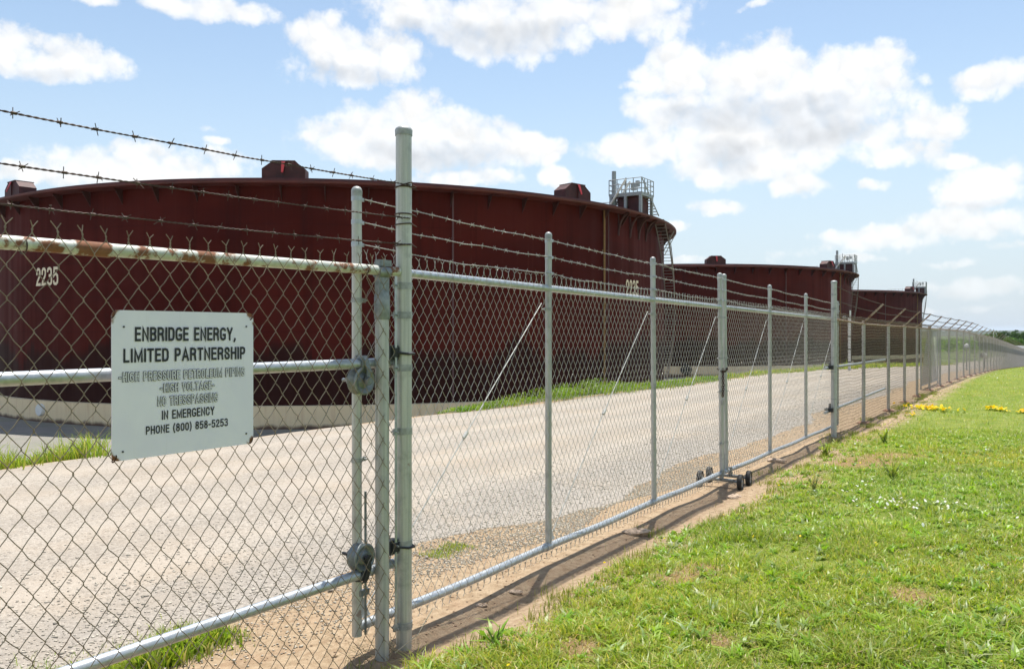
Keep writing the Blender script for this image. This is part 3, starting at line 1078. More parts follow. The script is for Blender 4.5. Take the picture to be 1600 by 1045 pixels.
# manway cover on the near ring, number plate and manway on the middle tank
C1 = Vector((-15.5, 79.3, 0))
C2 = Vector((25.8, 139.75, 0))
a = math.degrees(math.atan2(-31.6 - C1.x, 55 - C1.y)) % 360
for C_, a_, z_, r_, mt, par in ((C1, az_at((C1.x, C1.y), 65, TR + 0.3), -2.95, 0.40, 'whitepaint', t1), (C2, az_at((C2.x, C2.y), 1072, TR + 0.3), -2.9, 0.75, 'rubber', t2)):
    b = MB()
    c = C_ + azv(a_) * (TR + 0.30) + Vector((0, 0, z_))
    b.lathe([(0.01, 0.22), (r_ * 0.9, 0.22), (r_, 0.16), (r_, 0.0)], c, azv(a_), 28)
    b.build('manway_cover', M[mt], par)
b = MB()
a_ = az_at((C2.x, C2.y), 1327)
c = C2 + azv(a_) * (TR + 0.12) + Vector((0, 0, 4.6))
b.box(c, azv(a_ + 90) * 0.55, azv(a_) * 0.04, Vector((0, 0, 0.8)))
pln = b.build('number_plate', M['whitepaint'], t2, smooth=False)

# ------------------------------------------------------------------ fence pieces
EZ = Vector((0, 0, 1))


class Line:
    """a straight fence line in plan: point(t, offset to the front, z)"""
    def __init__(s, A, ang):
        s.A = np.array(A, float)
        s.u = np.array([math.sin(ang), math.cos(ang)])
        s.f = np.array([s.u[1], -s.u[0]])        # towards the lawn

    def p(s, t, off, z):
        q = s.A + s.u * t + s.f * off
        return Vector((q[0], q[1], z))

    def U(s):
        return Vector((s.u[0], s.u[1], 0))

    def Fv(s):
        return Vector((s.f[0], s.f[1], 0))


def zig_mesh(line, t0, t1, zt, zb, dw, dh, r, off, mat_, parent, k=4, sub=3, jit=0.0, seed=1, top_y=0.085, bot_y=0.0, sagfn=None):
    """woven chain link: every wire a flattened zigzag hooked into its neighbours. zt / zb: functions of t"""
    rg = np.random.default_rng(seed)
    nw = int((t1 - t0) / (dw / 2))
    a = dw / 4
    phs = [0.0, 0.10, 0.5, 0.90] if sub >= 3 else [0.0, 0.5]
    Vs, Fs = [], []
    vo = 0
    ph1, ph2, ph3 = rg.uniform(0, 6, 3)

    def warp(t, z):
        if jit == 0:
            return t, z
        dt = jit * (np.sin(z * 3.1 + t * 1.7 + ph1) + 0.6 * np.sin(z * 7.3 - t * 4.1 + ph2))
        dz = jit * 0.8 * np.sin(t * 3.7 + z * 2.3 + ph3)
        low = np.exp(-np.clip(z, 0, 9) / 0.45)
        return t + dt * (1 + 3.0 * low), z + dz * (1 + 2.5 * low)
    ang = np.arange(k) * 2 * math.pi / k
    u3 = np.array([line.u[0], line.u[1], 0])
    f3 = np.array([line.f[0], line.f[1], 0])
    z3 = np.array([0, 0, 1.0])
    yb = MB()
    for i in range(nw):
        tc_ = t0 + (i + 0.5) * dw / 2
        ztop, zbot = zt(tc_), zb(tc_)
        nh = int(round((ztop - zbot) / (dh / 2)))
        q = []
        for h in range(nh):
            sgn = 1 if (h + i) % 2 == 0 else -1
            for ph in phs:
                f = ph
                # rounded hooks at the ends
                e = 2 * f - 1
                xs = -math.copysign(min(1.0, abs(e) * 1.0), e) if ph in (0.0, 0.5) else -math.copysign(0.86, e)
                x = sgn * a * xs * -1.0
                dpt = sgn * (0.0 if ph == 0.0 else 1.0) * r * 1.1
                q.append((tc_ + x * 1.04, ztop - (h + f) * dh / 2, dpt))
        sgn = 1 if (nh + i) % 2 == 0 else -1
        q.append((tc_ - sgn * a, ztop - nh * dh / 2, 0.0))
        q = np.array(q)
        q[:, 0] += rg.normal(0, 0.0012 + jit * 0.12, len(q))
        q[:, 1] += rg.normal(0, 0.0015 + jit * 0.12, len(q))
        wt_, wz_ = warp(q[:, 0], q[:, 1])
        m_ = len(q)
        P_ = np.zeros((m_, 3))
        P_[:, :2] = line.A[None] + line.u[None] * wt_[:, None] + line.f[None] * (off + q[:, 2])[:, None]
        P_[:, 2] = wz_
        # in-plane side vector
        d = np.gradient(P_, axis=0)
        d /= np.linalg.norm(d, axis=1)[:, None] + 1e-9
        sd_ = np.cross(d, f3[None])
        sd_ /= np.linalg.norm(sd_, axis=1)[:, None] + 1e-9
        ring = P_[:, None, :] + r * (np.cos(ang)[None, :, None] * f3[None, None] + np.sin(ang)[None, :, None] * sd_[:, None, :])
        Vs.append(ring.reshape(-1, 3))
        b0 = vo + (np.arange(m_ - 1) * k)[:, None] + np.arange(k)[None]
        b1 = vo + (np.arange(m_ - 1) * k)[:, None] + ((np.arange(k) + 1) % k)[None]
        Fs.append(np.stack([b0, b1, b1 + k, b0 + k], -1).reshape(-1, 4))
        vo += m_ * k
        for (yy, zz, dirn) in ((top_y, ztop, 1), (bot_y, zbot, -1)):
            # twisted ends of every knuckle
            if yy <= 0:
                continue
            first = ((i % 2 == 0) if dirn == 1 else ((nh + i) % 2 == 1))
            if not first:
                continue
            tx = tc_ + a * (1 if True else -1) * (1 if dirn == 1 else 1)
            tx = tc_ - a if (dirn == 1) else tc_ + a
            tw, zw = warp(np.array([tx]), np.array([zz]))
            tw, zw = float(tw[0]), float(zw[0])
            lean = rg.normal(0, 0.006)
            for sg in (-1, 1):
                pts = [line.p(tw + sg * 0.004, off, zw - dirn * 0.004), line.p(tw - sg * 0.005, off + sg * 0.004, zw + dirn * yy * 0.3),
                       line.p(tw + sg * 0.004 + lean * 0.5, off - sg * 0.003, zw + dirn * yy * 0.58),
                       line.p(tw + sg * (0.019 + rg.normal(0, 0.003)) + lean, off + rg.normal(0, 0.006), zw + dirn * yy * (1 + rg.normal(0, 0.08)))]
                yb.tube(pts, r, k, cap=False)
    V_ = np.concatenate(Vs)
    F_ = np.concatenate(Fs)
    if yb.v:
        yv = np.array([tuple(p) for p in yb.v])
        yf = np.array(yb.f)
        F_ = np.concatenate([F_, yf + len(V_)])
        V_ = np.concatenate([V_, yv])
    return np_mesh('chain_link_mesh', V_, [F_], mat_, parent, smooth=True)


def barbed(pts, r, mat_, parent, spacing=0.15, twist=0.055, seed=0, fine=True, barb=0.022):
    """two twisted strands with four-point barbs; pts a polyline"""
    rg = np.random.default_rng(seed)
    pts = [Vector(p) for p in pts]
    L = [0.0]
    for i in range(len(pts) - 1):
        L.append(L[-1] + (pts[i + 1] - pts[i]).length)

    def at(d):
        for i in range(len(pts) - 1):
            if d <= L[i + 1] or i == len(pts) - 2:
                f = (d - L[i]) / max(1e-6, L[i + 1] - L[i])
                return pts[i].lerp(pts[i + 1], f), (pts[i + 1] - pts[i]).normalized()
    b = MB()
    if fine:
        step = twist / 6
        n = int(L[-1] / step)
        for sgn in (0, math.pi):
            q = []
            for i in range(n + 1):
                p, d = at(i * L[-1] / n)
                s1 = d.cross(EZ).normalized()
                s2 = s1.cross(d)
                t_ = i * L[-1] / n / twist * math.pi * 2 + sgn
                q.append(p + (s1 * math.cos(t_) + s2 * math.sin(t_)) * r * 0.95)
            b.tube(q, r, 4, cap=False)
    else:
        b.tube(pts, r * 1.6, 4, cap=False)
    d_ = spacing * rg.uniform(0.3, 0.9)
    while d_ < L[-1]:
        p, d = at(d_)
        s1 = d.cross(EZ).normalized()
        s2 = s1.cross(d)
        a0_ = rg.uniform(0, 6.28)
        for k_ in range(2):
            t_ = a0_ + k_ * 1.45
            v = (s1 * math.cos(t_) + s2 * math.sin(t_)) * barb + d * rg.normal(0, 0.3) * barb
            o_ = d * (0.004 * (2 * k_ - 1))
            b.tube([p + o_ - v, p + o_ + v], r * 0.8, 4)
        b.tube([p - d * 0.011, p + d * 0.011], r * 2.6, 5)
        d_ += spacing * rg.uniform(0.85, 1.15)
    return b.build('barbed_wire', mat_, parent)


def cap_prof(r):
    return [(r * 1.08, -0.035), (r * 1.11, -0.004), (r * 1.10, 0.002), (r * 1.0, 0.012), (r * 0.78, 0.021), (r * 0.4, 0.027), (0.001, 0.029)]


def band(line, t, off, z, r, parent, w=0.022, mat_=None, ear=1):
    """brace band round a post with its bolted ears"""
    b = MB()
    c = line.p(t, off, z)
    b.lathe([(r + 0.0005, -w), (r + 0.004, -w), (r + 0.004, w), (r + 0.0005, w)], c, k=24, close=True)
    e = line.U() * -ear
    b.box(c + e * (r + 0.022), e * 0.024, line.Fv() * 0.006, EZ * w * 0.95)
    b.tube([c + e * (r + 0.03) - line.Fv() * 0.03, c + e * (r + 0.03) + line.Fv() * 0.03], 0.006, 6)
    return b.build('band', mat_ or M['capmetal'], parent)


def make_post(line, t, off, zb, zt, r, parent, mat_, tilt=0.0, caps=True, k=24):
    b = MB()
    bot, top = line.p(t + tilt, off, zb), line.p(t, off, zt)
    b.tube([bot, bot.lerp(top, 0.5), top - (top - bot).normalized() * 0.03], r, k)
    o = b.build('post', mat_, parent)
    if caps:
        b = MB()
        b.lathe(cap_prof(r), top - EZ * 0.03, k=24)
        b.build('cap', M['capmetal'], o)
    return o


# ------------------------------------------------------------------ left fixed fence
LF = Line((-0.704, 5.33), math.atan2(0.5707, 0.8211))
base = LF.p(0, 0, 0)
fl = thing('chain_link_fence', 'old rusty-railed chain link fence at left holding the white sign', 'fence', (base.x, base.y, 0.04))
T_END = -4.6
big = make_post(LF, 0.0, 0.0, -0.1, 3.44, 0.052, fl, M['postrust'])
for z in (2.40, 2.21, 1.87, 1.46, 0.73, 0.20):
    band(LF, 0.0, 0.0, z, 0.052, big)
tie = []
for z, tw in ((3.055, 0.02), (3.04, 0.0), (2.865, 0.0), (2.80, 0.005), (2.665, 0.006)):
    b = MB()
    b.tube([LF.p(0, 0, z) + (LF.U() * math.cos(t_) + LF.Fv() * math.sin(t_)) * 0.056 + EZ * tw * math.sin(t_ + 1) for t_ in np.linspace(0, 6.283, 25)], 0.0045, 5, cap=False)
    b.tube([LF.p(0.02, 0.055, z), LF.p(0.055, 0.062, z - 0.015)], 0.0035, 4)
    b.build('wire_tie', M['barb_old'], big)
b = MB()     # tension bar clamped to the terminal post
b.box(LF.p(-0.082, 0.006, 1.36), LF.U() * 0.009, LF.Fv() * 0.003, EZ * 1.14)
b.build('tension_bar', M['rail'], fl)
t595 = on_line(597, LF.A, LF.u)
p2 = make_post(LF, t595, 0.0, -0.1, 2.30, 0.0445, fl, M['post'], caps=False)
b = MB()      # loop cap that carries the top rail
b.lathe([(0.047, -0.16), (0.05, -0.15), (0.05, -0.02), (0.046, 0.0), (0.044, 0.02)], LF.p(t595, 0, 2.34), k=24)
b.box(LF.p(t595, 0, 2.41), LF.U() * 0.045, LF.Fv() * 0.02, EZ * 0.09)
b.lathe([(0.031, -0.05), (0.039, -0.05), (0.039, 0.05), (0.031, 0.05)], LF.p(t595, 0, 2.478), LF.U(), k=20, close=True)
b.box(LF.p(t595 + 0.01, 0.0, 2.535), LF.U() * 0.05, LF.Fv() * 0.025, EZ * 0.02)
b.build('loop_cap', M['cast'], p2)
rl = MB()
rl.tube([LF.p(T_END, 0, 2.455), LF.p(-3, 0, 2.462), LF.p(-0.055, 0, 2.49)], 0.0305, 18)
rl.lathe([(0.031, -0.09), (0.0335, -0.085), (0.0335, 0.085), (0.031, 0.09)], LF.p(-2.05, 0, 2.470), LF.U(), k=18)
rl.build('top_rail', M['toprail'], fl)
for z, t_e, nm in ((1.905, -0.05, 'guide_rail'), (0.60, -0.05, 'guide_rail')):
    b = MB()
    b.tube([LF.p(T_END, -0.055, z), LF.p(t_e, -0.055, z)], 0.031, 18)
    b.build(nm, M['rail'], fl)
zig_mesh(LF, T_END, -0.09, lambda t: 2.522 + 0.006 * t, lambda t: 0.03, 0.104, 0.137, 0.0022, 0.040, M['wire_old'], fl, k=5, sub=3, jit=0.0035, seed=3, top_y=0.055)
for px, h in ((26, 2.458), (560, 2.485)):
    t_ = on_line(px + 10, LF.A, LF.u)
    b = MB()
    b.tube([LF.p(t_ + 0.002 * math.sin(a_), 0, h) + (EZ * math.cos(a_) + LF.Fv() * math.sin(a_)) * 0.0335 for a_ in np.linspace(0, 6.283, 20)], 0.003, 5, cap=False)
    b.build('wire_tie', M['barb_old'], fl)


def sagline(line, t0, z0, t1, z1, off, sag, n=14, j=0.0, sd=0, off1=None):
    rg = np.random.default_rng(sd)
    return [line.p(t0 + (t1 - t0) * f, off + ((off1 if off1 is not None else off) - off) * f, z0 + (z1 - z0) * f - 4 * sag * f * (1 - f) + (rg.normal(0, j) if 0 < i < n else 0)) for i, f in enumerate(np.linspace(0, 1, n + 1))]


for i, (za, zb_) in enumerate(((2.99 + 0.02, 3.05), (2.80, 2.835), (2.645, 2.665))):
    tx0 = on_line(0, LF.A, LF.u)
    zs = za + (za - zb_) * (T_END - tx0) / (tx0 - 0) * -1 * 0.3
    barbed(sagline(LF, T_END, za - 0.02, 0.0, zb_, 0.058, 0.03, 18, 0.0015, i), 0.0026, M['barb_old'], fl, 0.165, 0.06, i + 1, True, 0.026)

# ------------------------------------------------------------------ the sign
ts0, ts1 = on_line(173, LF.A + LF.f * 0.05, LF.u), on_line(394, LF.A + LF.f * 0.05, LF.u)
zq0 = LF.p(ts0, 0.05, 0).y
zq1 = LF.p(ts1, 0.05, 0).y
SB = EYE + (HY - (719 + 694 * zq1 / zq0) / (1 + zq1 / zq0)) * 0 - ((719 - HY) / FPX * zq0 + (694 - HY) / FPX * zq1) / 2
ST = EYE + ((HY - 484) / FPX * zq0 + (HY - 489.5) / FPX * zq1) / 2
SW, SH = ts1 - ts0, ST - SB
sc_ = LF.p((ts0 + ts1) / 2, 0.056, SB)
sg = thing('warning_sign', 'white metal warning sign with black lettering wired to the fence', 'sign', (sc_.x, sc_.y, SB))


def spt(u, v, d=0.0):
    """point on the plate: u from 0..SW, v from 0..SH"""
    bend = 0.004 * math.sin(u / SW * 3.0) * (v / SH)
    return LF.p(ts0 + u, 0.056 + d + bend, SB + v)


b = MB()
rad = 0.028
gx, gy = 26, 22
outl = []
me_v, me_f = [], []
cc = []
for j in range(gy + 1):
    v = SH * j / gy
    for i in range(gx + 1):
        u = SW * i / gx
        cu, cv = u, v
        # rounded corners
        dx = max(rad - u, u - (SW - rad), 0)
        dy = max(rad - v, v - (SH - rad), 0)
        me_v.append((u, v))
# plate outline polygon with rounded corners, front and back sheets joined by an edge
outl = []
for (cx_, cy_, a0_) in ((SW - rad, SH - rad, 0), (rad, SH - rad, 90), (rad, rad, 180), (SW - rad, rad, 270)):
    for k_ in range(7):
        t_ = R_(a0_ + 15 * k_)
        outl.append((cx_ + rad * math.cos(t_), cy_ + rad * math.sin(t_)))
n_o = len(outl)
vs = [spt(u, v, 0.0025) for u, v in outl] + [spt(u, v, -0.0025) for u, v in outl]
b.add(vs, [tuple(range(n_o)), tuple(range(2 * n_o - 1, n_o - 1, -1))] + [(i, i + n_o, (i + 1) % n_o + n_o, (i + 1) % n_o) for i in range(n_o)])
brd = b.build('board', M['sign'], sg, smooth=False)
at = brd.data.attributes.new('plate', 'FLOAT_VECTOR', 'POINT')
at.data.foreach_set('vector', np.array([(u / SW, v / SH, 0) for u, v in outl * 2], np.float32).ravel())


def sign_px(px, py):
    """plate coordinates of a spot seen at photo column px, row py"""
    A = LF.A + LF.f * 0.056
    t_ = on_line(px, A, LF.u)
    q = A + LF.u * t_
    return t_ - ts0, EYE + (HY - py) / FPX * q[1] - SB


def sign_text(body, x0, x1, ytop, ybot, bold, bd, fill=None, inner=0.0):
    """one line of lettering between the photo columns x0..x1"""
    u0, vb0 = sign_px(x0, ybot)
    u1, _ = sign_px(x1, ybot)
    _, vt = sign_px(x0, ytop)
    # rows are given at the left end of the line
    for (mb, wd, d) in ((bd, bold, 0.0042),) + (((fill, inner, 0.0056),) if fill is not None else ()):
        vs, fs, w_ = strokes(body, wd)
        mb.add([spt(u0 + v[0] / w_ * (u1 - u0), vb0 + v[1] * (vt - vb0), d + 0.0002 * (v[2] % 4)) for v in vs], fs)


for (body, x0, x1, yt, yb_, hollow, bo) in (('ENBRIDGE ENERGY,', 210, 367, 511, 533, False, 0.18),
                                        ('LIMITED PARTNERSHIP', 192, 382, 545, 566.5, False, 0.18),
                                        ('-HIGH PRESSURE PETROLEUM PIPING', 184, 381, 582, 597, True, 0.23),
                                        ('-HIGH VOLTAGE-', 249, 334, 599.5, 613, True, 0.23),
                                        ('NO TRESSPASSING', 245, 339, 620, 634.5, True, 0.23),
                                        ('IN EMERGENCY', 252, 334, 641.5, 655.5, False, 0.165),
                                        ('PHONE (800) 858-5253', 227, 355, 666, 679, False, 0.165)):
    bl, fi = MB(), MB()
    sign_text(body, x0, x1, yt, yb_, bo, bl, fi if hollow else None, 0.115)
    ln_ = bl.build('lettering', M['letter'], sg, smooth=False)
    if hollow:
        fi.build('letter_fill', M['letterfill'], ln_, smooth=False)
for (u, v) in ((0.055, SH - 0.075), (SW - 0.045, SH - 0.07), (0.05, 0.04), (SW - 0.045, 0.055)):
    b = MB()
    b.lathe([(0.001, 0.0035), (0.0045, 0.0034), (0.0045, 0.0)], spt(u, v, 0.0028), LF.Fv(), 12)
    b.build('bolt_hole', M['letter'], sg)
for (u, v) in ((0.008, SH - 0.02), (SW - 0.012, SH - 0.02), (0.012, 0.012), (SW - 0.014, 0.016)):
    b = MB()
    c = spt(u, v)
    b.tube([c + (LF.Fv() * math.cos(t_) + (LF.U() * 0.5 + EZ).normalized() * math.sin(t_) * 1.4) * 0.012 for t_ in np.linspace(0, 6.283, 14)], 0.003, 5, cap=False)
    b.build('wire_tie', M['rustiron'], sg)

# ------------------------------------------------------------------ sliding gates
GL = Line(P0, TH)


def gtop(t):
    return 2.497 - 0.0088 * t


def gbot(t):
    return 0.25 - 0.0075 * t


def ghead(t):
    return 2.985 - 0.0165 * t


def make_gate(ts, label, tilts, meshseed, wires, near):
    base = GL.p(ts[0], 0, 0)
    g_ = thing('sliding_gate', label, 'gate', (base.x, base.y, 0.1), 'sliding chain link gate leaves')
    posts = []
    for i, t in enumerate(ts):
        ends = i in (0, len(ts) - 1)
        r = 0.031 if ends else 0.0285
        if i == len(ts) - 1 and not near:
            ends = True
        po = make_post(GL, t, 0, (0.20 if (i == 0 and near) else gbot(t) - 0.02), ghead(t) + 0.02, r, g_, M['post'] if not ends else M['postrust'] if near and i == 0 else M['post'], tilts[i])
        posts.append(po)
        zs = (1.75, 1.3, 0.6) if ends else ()
        for z in zs + (2.30,):
            band(GL, t + tilts[i] * (1 - z / 3), 0, z, r, po, 0.014, ear=-1 if i == 0 else 1)
        for w in wires:       # little clamps that hold the barbed wire
            b = MB()
            z = ghead(t) - w
            b.lathe([(r + 0.0005, -0.014), (r + 0.0035, -0.014), (r + 0.0035, 0.014), (r + 0.0005, 0.014)], GL.p(t, 0, z), k=18, close=True)
            b.box(GL.p(t + (0.045 if i == 0 else 0.0), 0.0 if i == 0 else 0.036, z), GL.U() * 0.018, GL.Fv() * 0.005, EZ * 0.011)
            b.build('clamp', M['rail'], po)
    a, z_ = ts[0], ts[-1]
    b = MB()
    b.tube([GL.p(a, 0, gtop(a)), GL.p(z_, 0, gtop(z_))], 0.030, 16)
    b.build('top_rail', M['rail'], g_)
    b = MB()
    n = 24
    b.tube([GL.p(a + (z_ - a) * f, 0, gbot(a + (z_ - a) * f) - 0.012 * math.sin(f * math.pi * (len(ts) - 1)) ** 2) for f in np.linspace(0, 1, n)], 0.031, 16)
    for t in ts[1:-1]:
        b.lathe([(0.032, -0.06), (0.037, -0.055), (0.037, 0.055), (0.032, 0.06)], GL.p(t, 0, gbot(t)), GL.U(), k=16)
    b.build('bottom_rail', M['rail'], g_)
    zig_mesh(GL, a + 0.05, z_ - 0.05, lambda t: gtop(t) + 0.06, lambda t: gbot(t) - 0.035, 0.0865, 0.1245, 0.00195, 0.037, M['wire'], g_, k=4, sub=3, jit=0.0014, seed=meshseed, top_y=0.048, bot_y=0.05)
    for i in range(len(ts) - 1):       # truss rods with turnbuckles
        t0, t1 = ts[i], ts[i + 1]
        b = MB()
        A_, B_ = GL.p(t1 - 0.06, -0.035, gtop(t1) - 0.13), GL.p(t0 + 0.08, -0.035, gbot(t0) + 0.05)
        b.tube([A_, B_], 0.0044, 6)
        c = A_.lerp(B_, 0.5)
        d = (B_ - A_).normalized()
        b.tube([c - d * 0.035, c - d * 0.03, c + d * 0.03, c + d * 0.035], [0.006, 0.014, 0.014, 0.006], 6)
        b.build('truss_rod', M['post'], g_)
        b = MB()
        tb = GL.p(t0 + 0.06, -0.03, gbot(t0) + 0.10)
        vs = [tb + EZ * 0.11, tb - EZ * 0.07, tb + GL.U() * 0.09 - EZ * 0.07]
        b.add([p + GL.Fv() * 0.005 for p in vs] + [p - GL.Fv() * 0.005 for p in vs], [(0, 1, 2), (5, 4, 3), (0, 3, 4, 1), (1, 4, 5, 2), (2, 5, 3, 0)])
        b.build('corner_plate', M['rail'], g_, smooth=False)
    for i, w in enumerate(wires):
        pts = []
        for k_ in range(len(ts) - 1):
            t0, t1 = ts[k_], ts[k_ + 1]
            q = sagline(GL, t0 + (0.05 if k_ == 0 else 0), ghead(t0) - w, t1, ghead(t1) - w, 0.02 if k_ == 0 else 0.04, 0.012 + 0.006 * i, 9, 0.004, i * 7 + k_ + meshseed, 0.04)
            pts += q if k_ == 0 else q[1:]
        barbed(pts, 0.0024, M['barb'], g_, 0.15, 0.06, i * 5 + meshseed, near, 0.021)
    return g_, posts


TS1 = [on_line(557.5, GL.A, GL.u), on_line(857, GL.A, GL.u), on_line(1020, GL.A, GL.u), on_line(1124.5, GL.A, GL.u)]
TS2 = [on_line(1131, GL.A, GL.u), on_line(1202.5, GL.A, GL.u), on_line(1259, GL.A, GL.u), on_line(1303, GL.A, GL.u) + 0.35]
WS = (0.06, 0.205, 0.345)
g1, posts1 = make_gate(TS1, 'nearer sliding chain link gate leaf, with the pulley rollers on its end post', [0, 0, 0.04, 0.10], 11, WS, True)
g2, posts2 = make_gate(TS2, 'farther sliding chain link gate leaf, beyond the pair of posts tied with a chain', [0.10, 0.03, 0.02, 0], 29, WS, False)


def sheave(c, axis, r, w, parent):
    b = MB()
    b.lathe([(0.012, -w), (r * 0.35, -w * 1.05), (r * 0.55, -w * 0.55), (r * 0.88, -w), (r, -w * 0.9), (r * 0.97, -w * 0.7), (r * 0.72, 0), (r * 0.97, w * 0.7), (r, w * 0.9), (r * 0.88, w), (r * 0.55, w * 0.55), (r * 0.35, w * 1.05), (0.012, w)], c, axis, 30)
    return b.build('roller', M['cast'], parent)


for z, up in ((1.905, -1), (0.60, 1)):
    tt0 = on_line(564, LF.A - LF.f * 0.055, LF.u)
    rc = LF.p(tt0, -0.055, z + up * 0.105)
    axis = LF.Fv()
    ro = sheave(rc, axis, 0.088, 0.038, g1)
    b = MB()
    for off in (-0.055, 0.055):
        pts = [rc + axis * off + EZ * (-up * 0.0) + LF.U() * 0.0, rc + axis * off - EZ * up * 0.06 + LF.U() * 0.015, rc + axis * off * 0.8 - EZ * up * 0.13, rc + axis * off * 0.5 - EZ * up * 0.155]
        for p_, q_ in zip(pts[:-1], pts[1:]):
            m_ = (p_ + q_) / 2
            b.box(m_, LF.U() * 0.018, axis * 0.005, (q_ - p_) * 0.55)
    b.tube([rc - axis * 0.16, rc + axis * 0.08], 0.011, 8)
    b.lathe([(0.0, -0.012), (0.026, -0.012), (0.026, 0.012), (0.0, 0.012)], rc + axis * 0.066, axis, 6)
    b.lathe([(0.0, -0.02), (0.03, -0.02), (0.03, 0.02), (0.0, 0.02)], rc - axis * 0.085, axis, 6)
    b.lathe([(0.033, -0.028), (0.045, -0.028), (0.045, 0.028), (0.033, 0.028)], LF.p(tt0, -0.055, z), LF.U(), 18, close=True)
    b.build('bracket', M['castdark'] if up > 0 else M['cast'], ro)
b = MB()       # drop rod by the end post
b.tube([GL.p(TS1[0] + 0.045, 0.03, 0.08 + 0.12), GL.p(TS1[0] + 0.045, 0.03, 1.10)], 0.008, 6)
b.box(GL.p(TS1[0] + 0.03, 0.03, 0.47), GL.U() * 0.04, GL.Fv() * 0.012, EZ * 0.018)
b.build('drop_rod', M['cast'], g1)
for z, mt in ((1.99 - 0.02, 'castdark'), (0.72, 'castdark')):     # latch boxes on the back of the terminal post
    b = MB()
    c = LF.p(-0.085, -0.03, z)
    b.box(c, LF.U() * 0.045, LF.Fv() * 0.03, EZ * 0.045)
    b.box(c + LF.Fv() * 0.035, LF.U() * 0.03, LF.Fv() * 0.008, EZ * 0.03)
    b.tube([c + LF.Fv() * 0.03, LF.p(-0.02, 0.062, z - 0.01), LF.p(0.03, 0.064, z - 0.01), LF.p(0.062, 0.0, z - 0.005)], 0.008, 6)
    b.build('latch', M[mt], fl)


def wheel(c, axis, r, parent):
    b = MB()
    b.lathe([(r * 0.62, -0.026), (r * 0.9, -0.03), (r, -0.02), (r, 0.02), (r * 0.9, 0.03), (r * 0.62, 0.026)], c, axis, 28, close=True)
    w_ = b.build('wheel', M['rubber'], parent)
    b = MB()
    b.lathe([(0.0, -0.03), (r * 0.2, -0.03), (r * 0.25, -0.014), (r * 0.6, -0.018), (r * 0.65, -0.027), (r * 0.65, 0.027), (r * 0.6, 0.018), (r * 0.25, 0.014), (r * 0.2, 0.03), (0.0, 0.03)], c, axis, 28)
    b.build('rim', M['hub'], w_)
    return w_


for gg, t in ((g1, TS1[-1] + 0.02), (g2, TS2[0] + 0.22)):
    axis = (GL.Fv() + GL.U() * 0.12).normalized()
    r = 0.106
    zc_ = float(gz(*GL.p(t, 0.25, 0).xy)) + r - 0.012
    zc2 = float(gz(*GL.p(t, -0.25, 0).xy)) + r - 0.006
    wheel(GL.p(t + 0.02, 0.27, zc_), axis, r, gg)
    wheel(GL.p(t - 0.02, -0.27, zc2), axis, r, gg)
    b = MB()
    b.tube([GL.p(t - 0.02, -0.30, zc2), GL.p(t + 0.02, 0.30, zc_)], 0.014, 8)
    b.box(GL.p(t, 0, zc_ + 0.02), GL.Fv() * 0.19, GL.U() * 0.028, EZ * 0.012)
    b.box(GL.p(t, 0.02, zc_ + 0.07), GL.Fv() * 0.02, GL.U() * 0.028, EZ * 0.07)
    b.build('axle', M['cast'], gg)

# chain and padlock round the meeting posts
tm = (TS1[-1] + TS2[0]) / 2 + 0.03
zc_ = EYE - (578 - HY) / FPX * GL.p(tm, 0, 0).y
cp = GL.p(tm, 0, zc_)
ch = thing('lock_chain', 'rusty chain wrapped round the two meeting gate posts', 'chain', (cp.x, cp.y, zc_))
b = MB()


def chain_links(path, b, ll=0.034, r=0.0045):
    pts = [Vector(p) for p in path]
    d_, i = 0.0, 0
    tot = sum((pts[k + 1] - pts[k]).length for k in range(len(pts) - 1))
    while d_ < tot:
        acc = 0
        for k in range(len(pts) - 1):
            L_ = (pts[k + 1] - pts[k]).length
            if acc + L_ >= d_:
                p = pts[k].lerp(pts[k + 1], (d_ - acc) / L_)
                d = (pts[k + 1] - pts[k]).normalized()
                break
            acc += L_
        s1 = d.cross(Vector((0.3, 0.8, 0.5))).normalized()
        if i % 2:
            s1 = d.cross(s1)
        b.tube([p + d * math.cos(t_) * ll * 0.62 + s1 * math.sin(t_) * ll * 0.36 for t_ in np.linspace(0, 6.283, 11)], r, 5, cap=False)
        d_ += ll * 0.85
        i += 1


loop = [GL.p(tm, 0, zc_ + 0.02 * math.sin(t_ * 2)) + GL.U() * math.cos(t_) * 0.11 + GL.Fv() * math.sin(t_) * 0.055 for t_ in np.linspace(-2.6, 2.9, 18)]
chain_links(loop, b)
chain_links([GL.p(tm - 0.13, 0.05, zc_ + 0.01), GL.p(tm - 0.15, 0.055, zc_ - 0.12), GL.p(tm - 0.155, 0.055, zc_ - 0.36)], b)
chain_links([GL.p(tm - 0.13, 0.05, zc_ - 0.02), GL.p(tm - 0.135, 0.06, zc_ - 0.2), GL.p(tm - 0.150, 0.055, zc_ - 0.36)], b)
b.build('chain', M['rustiron'], ch)
b = MB()
c = GL.p(tm - 0.16, 0.055, zc_ - 0.43)
b.box(c, GL.U() * 0.028, GL.Fv() * 0.012, EZ * 0.03)
b.tube([c + EZ * 0.03 + GL.U() * 0.02 * math.cos(t_) + EZ * 0.03 * math.sin(t_) for t_ in np.linspace(0, 3.14, 9)], 0.005, 6)
b.build('padlock', M['hub'], ch)

# ------------------------------------------------------------------ far fixed fence
RL = Line(P0 + np.array([U[1], -U[0]]) * 0.12, TH)
BEND = 31.0
RL2 = Line(RL.A + RL.u * BEND, R_(33.75))


def far_p(t, off, z):
    return RL.p(t, off, z) if t <= BEND else RL2.p(t - BEND, off, z)


def far_base(t):
    q = far_p(t, 0, 0)
    return float(gz(q.x, q.y))


def far_top(t):
    return far_base(t) + 2.43 - 0.0 * t


